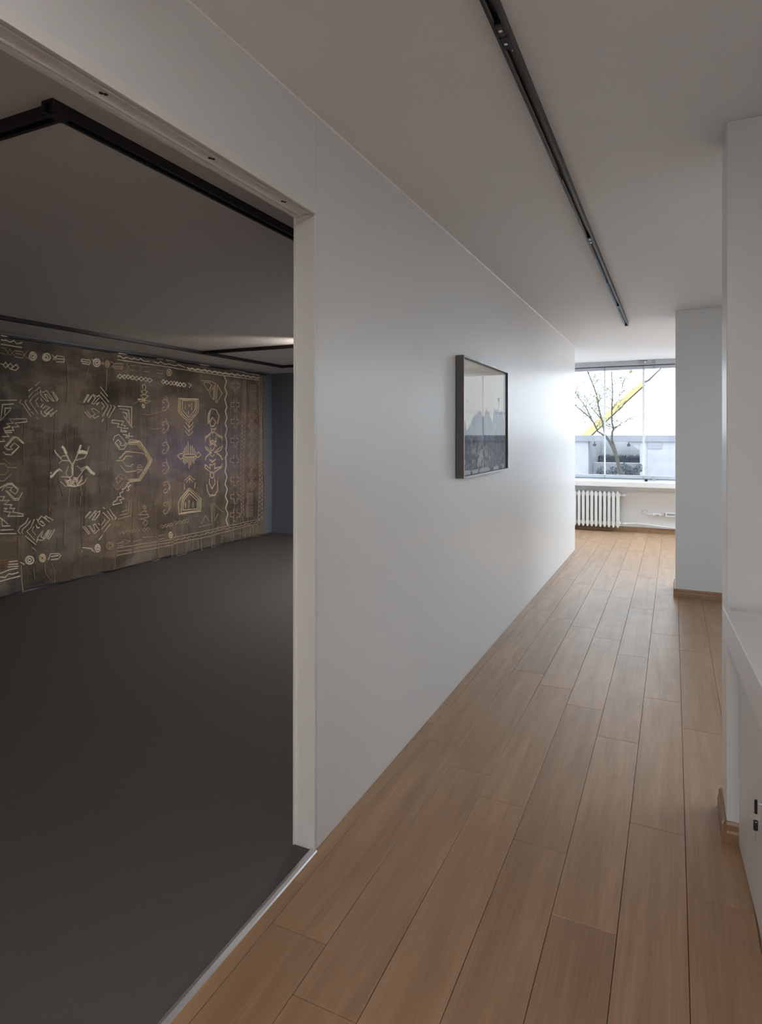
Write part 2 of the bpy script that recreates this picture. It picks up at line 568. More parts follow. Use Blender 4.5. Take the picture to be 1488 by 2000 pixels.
# opening hardware right of the second joint
lk = obj('latch', B(-0.475, -0.36, gy - 0.085, gy - 0.055, 2.595, 2.645, bev=0.006), M_grey, win)
bm = bmesh.new()
cyl(bm, (-0.39, gy - 0.10, 2.62), (-0.39, gy - 0.07, 2.62), 0.016, n=10)
tube(bm, [(-0.37, gy - 0.095, 2.62), (-0.345, gy - 0.10, 2.645), (-0.325, gy - 0.10, 2.63)], 0.006, 6)
obj('latch_knob', bm, M_screw, lk)
obj('runner', B(-0.295, -0.25, gy - 0.075, gy - 0.055, 2.595, 2.65, bev=0.004), M_grey, win)
obj('runner', B(-0.29, -0.255, gy - 0.035, gy - 0.02, 2.535, 2.575, bev=0.003), M_grey, win)
obj('runner', B(-0.295, -0.25, gy - 0.06, gy - 0.03, 0.80, 0.865, bev=0.004), M_grey, win)
obj('stopper', B(-0.40, -0.36, gy - 0.07, gy - 0.045, 0.79, 0.822, bev=0.004), M_hole, win)
obj('edge_post', B(-0.372, -0.366, gy - 0.006, gy + 0.006, 0.88, 2.52), M_winalu, win)

rw = bpy.data.objects.new('window_2', None)
rw.location = (-0.6, YB - 0.1, 0.7)
rw['kind'] = 'structure'
tag(rw, 'white framed window behind the viewpoint', 'window')
COL.objects.link(rw)
obj('pane', B(-1.1, -0.1, YB - 0.105, YB - 0.097, 0.7, 2.2), M_glass, rw)
for a in (-1.1, -0.17):
    obj('window_frame', B(a, a + 0.07, YB - 0.13, YB - 0.07, 0.7, 2.2), M_white, rw)
for a in (0.7, 2.13):
    obj('window_frame', B(-1.03, -0.17, YB - 0.129, YB - 0.071, a, a + 0.07), M_white, rw)

# ---------------------------------------------------------------- radiator
R0 = -0.745
rad = thing('radiator', 'white cast iron column radiator below the window sill', 'radiator', (R0 - 0.4, WINY - 0.12, 0))
ry0, ry1 = WINY - 0.185, WINY - 0.055
sec_me = None
for k in range(14):
    x = R0 - 0.0638 * (k + 0.5)
    if sec_me is None:
        bm = bmesh.new()
        # front and rear column with pointed ends
        for ya, yb in ((-0.065, -0.005), (0.005, 0.065)):
            hw = 0.0215
            prof = [(-hw, 0.105), (-0.008, 0.070), (0.008, 0.070), (hw, 0.105), (hw, 0.600), (0.010, 0.628), (-0.010, 0.628), (-hw, 0.600)]
            t = bmesh.new()
            prism(t, prof, 'y', ya, yb)
            bmesh.ops.bevel(t, geom=t.edges[:], offset=0.005, segments=2, affect='EDGES')
            merge(bm, t)
        for z in (0.135, 0.575):
            box(bm, -0.0317, 0.0317, -0.05, 0.05, z - 0.028, z + 0.028, bev=0.010, seg=2)
        o = obj('section', bm, M_rad, rad, local=True, smooth=True)
        sec_me = o.data
    else:
        o = bpy.data.objects.new('section', sec_me)
        COL.objects.link(o)
        o.parent = rad
    o.location = (x - rad.location.x, 0, 0)
for z in (0.575, 0.135):
    bm = bmesh.new()
    yv = WINY - 0.12
    cyl(bm, (R0 - 0.005, yv, z), (R0 + 0.035, yv, z), 0.013, n=12)
    cyl(bm, (R0 + 0.035, yv, z), (R0 + 0.075, yv, z), 0.019, 0.022, n=12)
    v = obj('valve', bm, M_rad, rad, smooth=True)
    bm = bmesh.new()
    cyl(bm, (R0 + 0.062, yv, z), (R0 + 0.062, yv - 0.045, z), 0.020, 0.017, n=14)
    obj('valve_knob', bm, M_plastic, v, smooth=True)
for x in (R0 - 0.78,):
    obj('foot', B(x - 0.02, x + 0.02, WINY - 0.17, WINY - 0.07, 0.0, 0.08, bev=0.004), M_rad, rad)

yv = WINY - 0.12
bm = bmesh.new()
tube(bm, [(R0 + 0.076, yv, 0.575), (R0 + 0.12, yv + 0.03, 0.600), (R0 + 0.18, WINY - 0.016, 0.625), (1.4, WINY - 0.016, 0.625)], 0.011, 10)
tag(obj('heating_pipe', bm, M_rad, smooth=True), 'white heating pipe running right from the top radiator valve', 'pipe')
bm = bmesh.new()
tube(bm, [(R0 + 0.076, yv, 0.135), (R0 + 0.14, yv + 0.03, 0.138), (R0 + 0.22, WINY - 0.026, 0.135), (0.02, WINY - 0.026, 0.095), (1.4, WINY - 0.026, 0.09)], 0.011, 10)
tag(obj('heating_pipe', bm, M_rad, smooth=True), 'white heating pipe sloping down from the bottom radiator valve', 'pipe')

# socket and adapters on the parapet
so = thing('wall_socket', 'square white wall socket below the window', 'socket', (-0.395, WINY, 0.32))
obj('plate', B(-0.437, -0.353, WINY - 0.011, WINY, 0.278, 0.362, bev=0.003), M_plastic, so)
bm = bmesh.new()
cyl(bm, (-0.395, WINY - 0.016, 0.32), (-0.395, WINY - 0.010, 0.32), 0.027, n=20)
obj('socket_insert', bm, M_grey, so)
bm = bmesh.new()
cyl(bm, (-0.395, WINY - 0.045, 0.318), (-0.395, WINY - 0.014, 0.318), 0.020, 0.023, n=14)
obj('plug', bm, M_plastic, so)
ad = thing('power_adapter', 'white power adapter hanging on its cord beside the wall socket', 'adapter', (-0.235, WINY - 0.02, 0.27))
obj('case', B(-0.29, -0.17, WINY - 0.042, WINY - 0.002, 0.268, 0.302, bev=0.006), M_plastic, ad)
obj('label_strip', B(-0.245, -0.205, WINY - 0.0428, WINY - 0.0418, 0.278, 0.292), M_grey, ad)
bm = bmesh.new()
tube(bm, [(-0.395, WINY - 0.045, 0.315), (-0.37, WINY - 0.055, 0.298), (-0.33, WINY - 0.04, 0.29), (-0.285, WINY - 0.022, 0.286)], 0.005, 6)
obj('cord', bm, M_plastic, ad)
bm = bmesh.new()
tube(bm, [(-0.172, WINY - 0.022, 0.283), (-0.15, WINY - 0.022, 0.282), (-0.125, WINY - 0.022, 0.288)], 0.005, 6)
obj('cord', bm, M_plastic, ad)
bx = thing('power_strip', 'white power strip fixed to the wall near the column', 'power strip', (-0.02, WINY, 0.27))
obj('case', B(-0.112, 0.16, WINY - 0.05, WINY - 0.001, 0.262, 0.325, bev=0.005), M_plastic, bx)
obj('end_cap', B(-0.128, -0.110, WINY - 0.045, WINY - 0.006, 0.27, 0.315, bev=0.004), M_grey, bx)
obj('face_panel', B(-0.09, 0.02, WINY - 0.052, WINY - 0.0495, 0.285, 0.312), M_grey, bx)

# ---------------------------------------------------------------- corridor lighting track
TX = -0.437
tr = thing('lighting_track', 'black lighting track running along the white corridor ceiling', 'track', (TX, 4.3, H))


def track_profile(x, zt, w=0.037, hgt=0.033):
    z0 = zt - hgt
    a = w / 2
    return [(x - a, zt), (x - a, z0), (x - 0.011, z0), (x - 0.011, z0 + 0.024), (x + 0.011, z0 + 0.024), (x + 0.011, z0), (x + a, z0), (x + a, zt)]


cuts = [0.1, 1.75, 2.80, 3.80, 4.88, 5.88, 6.90]
for a, b in zip(cuts, cuts[1:]):
    bm = bmesh.new()
    prism(bm, track_profile(TX, H), 'y', a + 0.001, b - 0.001)
    sg = obj('track_section', bm, M_black, tr)
    obj('conductor', B(TX - 0.0105, TX - 0.0085, a + 0.06, b - 0.06, H - 0.026, H - 0.020), M_screw, sg)
    obj('conductor', B(TX + 0.0085, TX + 0.0105, a + 0.06, b - 0.06, H - 0.026, H - 0.020), M_screw, sg)
for y in (1.75, 3.80, 5.88):
    for d in (-1, 1):
        c_ = obj('connector', B(TX - 0.0105, TX + 0.0105, min(y + d * 0.002, y + d * 0.06), max(y + d * 0.002, y + d * 0.06), H - 0.0335, H - 0.015, bev=0.002), M_black, tr)
        bm = bmesh.new()
        cyl(bm, (TX, y + d * 0.032, H - 0.0345), (TX, y + d * 0.032, H - 0.033), 0.0055, n=12)
        obj('screw', bm, M_screw, c_)
bm = bmesh.new()
cyl(bm, (TX + 0.006, 1.855, H - 0.0125), (TX + 0.006, 1.855, H - 0.0088), 0.006, n=10)
obj('screw', bm, M_screw, tr)
obj('end_cap', B(TX - 0.019, TX + 0.019, 6.90, 6.912, H - 0.034, H, bev=0.002), M_black, tr)

# ---------------------------------------------------------------- gallery lighting track (frame on the ceiling)
gt = thing('lighting_track', 'black rectangular lighting track frame on the dim gallery ceiling', 'track', (-3.2, 4.0, GH))
gz = GH
for name_, a in (('long_rail', -1.605), ('long_rail', -4.83)):
    bm = bmesh.new()
    prism(bm, track_profile(a, gz, 0.046, 0.032), 'y', 1.20, 7.16)
    obj(name_, bm, M_gblack, gt)
for yy in (1.24, 5.55, 7.14):
    bm = bmesh.new()
    prism(bm, track_profile(yy, gz, 0.046, 0.0322), 'x', -4.83 + 0.023, -1.605 - 0.023)
    obj('cross_rail', bm, M_gblack, gt)
for xx in (-1.605, -4.83):
    for yy in (1.24, 5.55, 7.14):
        obj('corner_joint', B(xx - 0.026, xx + 0.026, yy - 0.026, yy + 0.026, gz - 0.034, gz - 0.001, bev=0.002), M_gblack, gt)


def spotlight(x, y, target, power, size, label, blend=0.6, color=(1.0, 0.86, 0.70)):
    t = thing('track_spotlight', label, 'spotlight', (x, y, gz - 0.034), group='spotlights on the gallery track')
    obj('adapter', B(x - 0.017, x + 0.017, y - 0.05, y + 0.05, gz - 0.062, gz - 0.034, bev=0.002), M_gblack, t)
    hd = Vector((x, y, gz - 0.14))
    d = (Vector(target) - hd).normalized()
    bm = bmesh.new()
    cyl(bm, (x, y, gz - 0.062), (x, y, gz - 0.14), 0.008, n=10)
    obj('stem', bm, M_gblack, t)
    bm = bmesh.new()
    # an open can
    q = Vector((0, 0, 1)).rotation_difference(d)
    M_ = Matrix.Translation(hd) @ q.to_matrix().to_4x4()
    prof = [(0.0, -0.07), (0.038, -0.07), (0.040, 0.08), (0.036, 0.08), (0.034, -0.02), (0.0, -0.02)]
    n = 20
    rings = [[bm.verts.new(M_ @ Vector((r * math.cos(2 * math.pi * k / n), r * math.sin(2 * math.pi * k / n), z))) for k in range(n)] for r, z in prof[1:-1]]
    for r0, r1 in zip(rings, rings[1:]):
        for k in range(n):
            bm.faces.new((r0[k], r0[(k + 1) % n], r1[(k + 1) % n], r1[k]))
    bm.faces.new(rings[0])
    bm.faces.new(rings[-1])
    bmesh.ops.recalc_face_normals(bm, faces=bm.faces[:])
    obj('lamp_head', bm, M_gblack, t)
    l = bpy.data.lights.new('spot_lamp', 'SPOT')
    l.energy = power
    l.color = color
    l.spot_size = math.radians(size)
    l.spot_blend = blend
    l.shadow_soft_size = 0.03
    lo = bpy.data.objects.new('spot_lamp', l)
    lo.parent = t
    lo.location = hd + d * 0.06 - Vector(t.location)
    lo.rotation_euler = (-d).to_track_quat('Z', 'Y').to_euler()
    COL.objects.link(lo)
    return t


spotlight(-1.605, 3.3, (-5.6, 3.6, 0.85), 13, 48, 'black track spotlight nearest the door, aimed at the textile hanging')
spotlight(-1.605, 4.7, (-5.6, 5.2, 0.85), 46, 50, 'middle black track spotlight aimed at the textile hanging')
spotlight(-1.605, 6.1, (-5.6, 6.4, 0.95), 52, 50, 'black track spotlight farthest from the door, aimed at the textile hanging')
spotlight(-2.95, 5.55, (-3.6, 5.3, 2.55), 55.0, 60, 'black track spotlight on the cross rail, tilted up to the ceiling', blend=1.0, color=(1.0, 0.92, 0.80))

# ---------------------------------------------------------------- framed painting
py0, py1, pz0, pz1 = 3.545, 4.640, 1.243, 1.975
pxw, pxf = WX + 0.004, WX + 0.052
pic = thing('framed_painting', 'framed abstract painting in cream and grey-blue on the white wall', 'painting', (WX, (py0 + py1) / 2, pz0))
fw = 0.012
for nm, a in (('frame_side', (py0, py0 + fw, pz0, pz1)), ('frame_side', (py1 - fw, py1, pz0, pz1)), ('frame_rail', (py0 + fw, py1 - fw, pz0, pz0 + fw)), ('frame_rail', (py0 + fw, py1 - fw, pz1 - fw, pz1))):
    f_ = obj(nm, B(pxw, pxf, a[0], a[1], a[2], a[3], bev=0.0008), M_pframe, pic)
    obj('frame_face', B(pxf - 0.0005, pxf + 0.001, a[0] + 0.001, a[1] - 0.001, a[2] + 0.001, a[3] - 0.001), M_pedge, f_)


def vnoise(u, v, seed):
    """smooth value noise on arrays"""
    rng = np.random.RandomState(seed)
    G = rng.rand(97, 97)
    u = np.asarray(u, float) % 96
    v = np.asarray(v, float) % 96
    i, j = np.floor(u).astype(int), np.floor(v).astype(int)
    a, b = u - i, v - j
    a, b = a * a * (3 - 2 * a), b * b * (3 - 2 * b)
    return (G[i, j] * (1 - a) + G[i + 1, j] * a) * (1 - b) + (G[i, j + 1] * (1 - a) + G[i + 1, j + 1] * a) * b


def fbm(u, v, seed, o=4):
    s, w_, t = 0, 1.0, 0
    for k in range(o):
        s = s + w_ * vnoise(u * 2 ** k + 3.1 * k, v * 2 ** k + 1.7 * k, seed + k)
        t += w_
        w_ *= 0.55
    return s / t


def grid_mesh(name, P, C):
    """P: (n,m,3) points, C: (n,m,3) colours"""
    n, m = P.shape[:2]
    idx = np.arange(n * m).reshape(n, m)
    F = np.stack([idx[:-1, :-1], idx[1:, :-1], idx[1:, 1:], idx[:-1, 1:]], -1).reshape(-1, 4)
    me = bpy.data.meshes.new(name)
    me.from_pydata(P.reshape(-1, 3).tolist(), [], F.tolist())
    ca = me.color_attributes.new('paint', 'FLOAT_COLOR', 'POINT')
    cc = np.concatenate([C.reshape(-1, 3), np.ones((n * m, 1))], 1).astype(np.float32)
    ca.data.foreach_set('color', cc.ravel())
    for p in me.polygons:
        p.use_smooth = True
    return me


# the painted sheet: t runs along the wall, b upwards
nt_, nb_ = 300, 220
T, Bv = np.meshgrid(np.linspace(0, 1, nt_), np.linspace(0, 1, nb_), indexing='ij')
ct = [0, .05, .10, .14, .20, .27, .34, .41, .46, .50, .55, .60, .64, .69, .73, .78, .83, .86, .90, .94, 1.0]
cb = [.38, .43, .47, .39, .43, .52, .55, .575, .52, .53, .605, .575, .53, .48, .60, .61, .585, .60, .575, .60, .50]
edge = np.interp(T, ct, cb) + 0.05 * (fbm(T * 26, Bv * 3, 5) - 0.5) + 0.02 * (fbm(T * 60, Bv * 20, 9) - 0.5)
cream = np.array([0.80, 0.75, 0.63])
C = np.ones(T.shape + (3,)) * cream * (0.97 + 0.06 * fbm(T * 4, Bv * 4, 21))[..., None]
gm = 1 / (1 + np.exp(-(edge - Bv) / 0.006))
hole = (fbm(T * 22, Bv * 7, 33) > 0.66) & (Bv > 0.40) & (T > .66) & (T < .78)
gm = np.where(hole, gm * 0.2, gm)
g1, g2 = np.array([0.20, 0.215, 0.29]), np.array([0.085, 0.105, 0.145])
k = np.clip(fbm(T * 18, Bv * 4, 41) * 1.6 - 0.45 + 0.25 * (T > .7), 0, 1)[..., None]
G = g1 * (1 - k) + g2 * k
lowk = np.clip((0.36 + 0.08 * (fbm(T * 8, Bv * 3, 51) - .5) * 2 - Bv) / 0.10, 0, 1)[..., None]
n5 = fbm(T * 40, Bv * 26, 61, 5)[..., None]
low = np.array([0.028, 0.03, 0.037]) * (0.6 + 1.4 * n5) + np.clip(n5 - 0.54, 0, 1) * np.array([0.9, 0.87, 0.8])
whit = np.exp(-(((T - .42) / .17) ** 2 + ((Bv - .14) / .09) ** 2))[..., None]
low = low * (1 - 0.8 * whit * (n5 > .45)) + np.array([0.50, 0.49, 0.45]) * 0.8 * whit * (n5 > .45)
foot = (Bv < 0.02 + 0.03 * fbm(T * 12, Bv * 2, 71))[..., None] & (fbm(T * 9, Bv * 9, 77) > .45)[..., None]
low = np.where(foot, cream * 0.6, low)
G = G * (1 - lowk) + low * lowk
C = C * (1 - gm[..., None]) + G * gm[..., None]
# the curled brush mark rising on the right, spatter on the left
bird = (np.abs(T - (0.845 + 0.015 * np.sin((Bv - .6) * 22))) < 0.012 + 0.018 * np.clip((Bv - .64) / .08, 0, 1)) & (Bv > .56) & (Bv < .73)
C = np.where(bird[..., None], np.where((Bv > .69)[..., None], np.array([0.07, 0.08, 0.11]), np.array([0.27, 0.31, 0.38])), C)
spat = (vnoise(T * 70, Bv * 60, 81) > .86) & (T > .05) & (T < .42) & (Bv < .64) & (Bv > .45)
C = np.where((spat & (gm < .5))[..., None], np.array([0.33, 0.36, 0.30]), C)
yy = py0 + fw + T * (py1 - py0 - 2 * fw)
zz = pz0 + fw + Bv * (pz1 - pz0 - 2 * fw)
P = np.stack([np.full_like(T, pxw + 0.018), yy, zz], -1)
po = np.array(world_loc(pic))
me = grid_mesh('painted_sheet', P - po, C)
M_paint = vcol_mat('painted_paper', 0.75, 0.2)
me.materials.append(M_paint)
o = bpy.data.objects.new('painted_sheet', me)
COL.objects.link(o)
o.parent = pic
o['label'] = 'cream sheet with grey-blue brush strokes'
obj('backing_board', B(pxw, pxw + 0.016, py0 + fw, py1 - fw, pz0 + fw, pz1 - fw), M_pframe, pic)
obj('glass_pane', B(pxf - 0.012, pxf - 0.009, py0 + fw, py1 - fw, pz0 + fw, pz1 - fw), M_pglass, pic)

# ---------------------------------------------------------------- low cabinet at the right
CR = math.radians(2.6)
cab = thing('cabinet', 'low white cabinet with a locked door and overhanging white top', 'cabinet', (0.215, PILY0 - 0.016, 0), CR)
# local frame: x to the right (into the cabinet), y along the corridor (negative = towards the viewer)
LEN = 2.1
cb_ = obj('body', B(0.018, 0.60, -LEN, -0.04, 0.0, 0.76, bev=0.001), M_cab, cab, local=True)
yd = [-0.012, -0.62, -1.22, -LEN]
for a, b in zip(yd, yd[1:]):
    d_ = obj('cabinet_door', B(0.0, 0.017, b + 0.0015, a - 0.0015, 0.012, 0.745, bev=0.0012), M_cab, cab, local=True)
    if a == -0.012:
        bm = bmesh.new()
        cyl(bm, (0.001, -0.545, 0.447), (-0.004, -0.545, 0.447), 0.014, n=18)
        cyl(bm, (-0.004, -0.545, 0.447), (-0.010, -0.545, 0.447), 0.009, n=16)
        obj('lock', bm, M_screw, d_, local=True, smooth=True)
obj('top_board', B(-0.030, 0.60, -LEN, -0.016, 0.835, 0.862, bev=0.0015), M_white, cab, local=True)
obj('front_fascia', B(-0.050, -0.028, -LEN, 0.012, 0.758, 0.868, bev=0.002), M_white, cab, local=True)
obj('sub_board', B(-0.028, 0.60, -LEN, -0.016, 0.76, 0.834), M_cab, cab, local=True)

# key in the lock, with a second key on the ring
cr_, sr_ = math.cos(CR), math.sin(CR)


def cabw(x, y, z):
    return (0.215 + x * cr_ - y * sr_, PILY0 - 0.016 + x * sr_ + y * cr_, z)


ky = thing('keys', 'two black-headed keys on a ring hanging from the cabinet lock', 'keys', cabw(-0.012, -0.545, 0.447))
bm = bmesh.new()
cyl(bm, cabw(-0.010, -0.545, 0.447), cabw(-0.020, -0.545, 0.447), 0.0035, n=8)
obj('key_blade', bm, M_screw, ky)
bm = bmesh.new()
hx, hy, hz_ = cabw(-0.026, -0.545, 0.438)
box(bm, hx - 0.004, hx + 0.004, hy - 0.003, hy + 0.003, hz_ - 0.022, hz_ + 0.020, bev=0.0028, seg=2)
obj('key_head', bm, M_gblack, ky)
bm = bmesh.new()
rp = [(hx - 0.001 + 0.0115 * math.sin(2 * math.pi * k / 20), hy + 0.002 * math.cos(2 * math.pi * k / 20), 0.406 + 0.0135 * math.cos(2 * math.pi * k / 20)) for k in range(21)]
tube(bm, rp, 0.0007, 6)
obj('key_ring', bm, M_screw, ky)
bm = bmesh.new()
box(bm, hx - 0.0065, hx + 0.0055, hy - 0.0026, hy + 0.0026, 0.368, 0.399, bev=0.0025, seg=2)
sk = obj('spare_key_head', bm, M_gblack, ky)
bm = bmesh.new()
box(bm, hx - 0.0025, hx + 0.0018, hy - 0.001, hy + 0.001, 0.344, 0.369, bev=0.0006)
obj('spare_key_blade', bm, M_screw, ky)
bm = bmesh.new()
cyl(bm, (hx, hy - 0.0032, 0.394), (hx, hy - 0.0024, 0.394), 0.0018, n=10)
obj('rivet', bm, M_screw, sk)

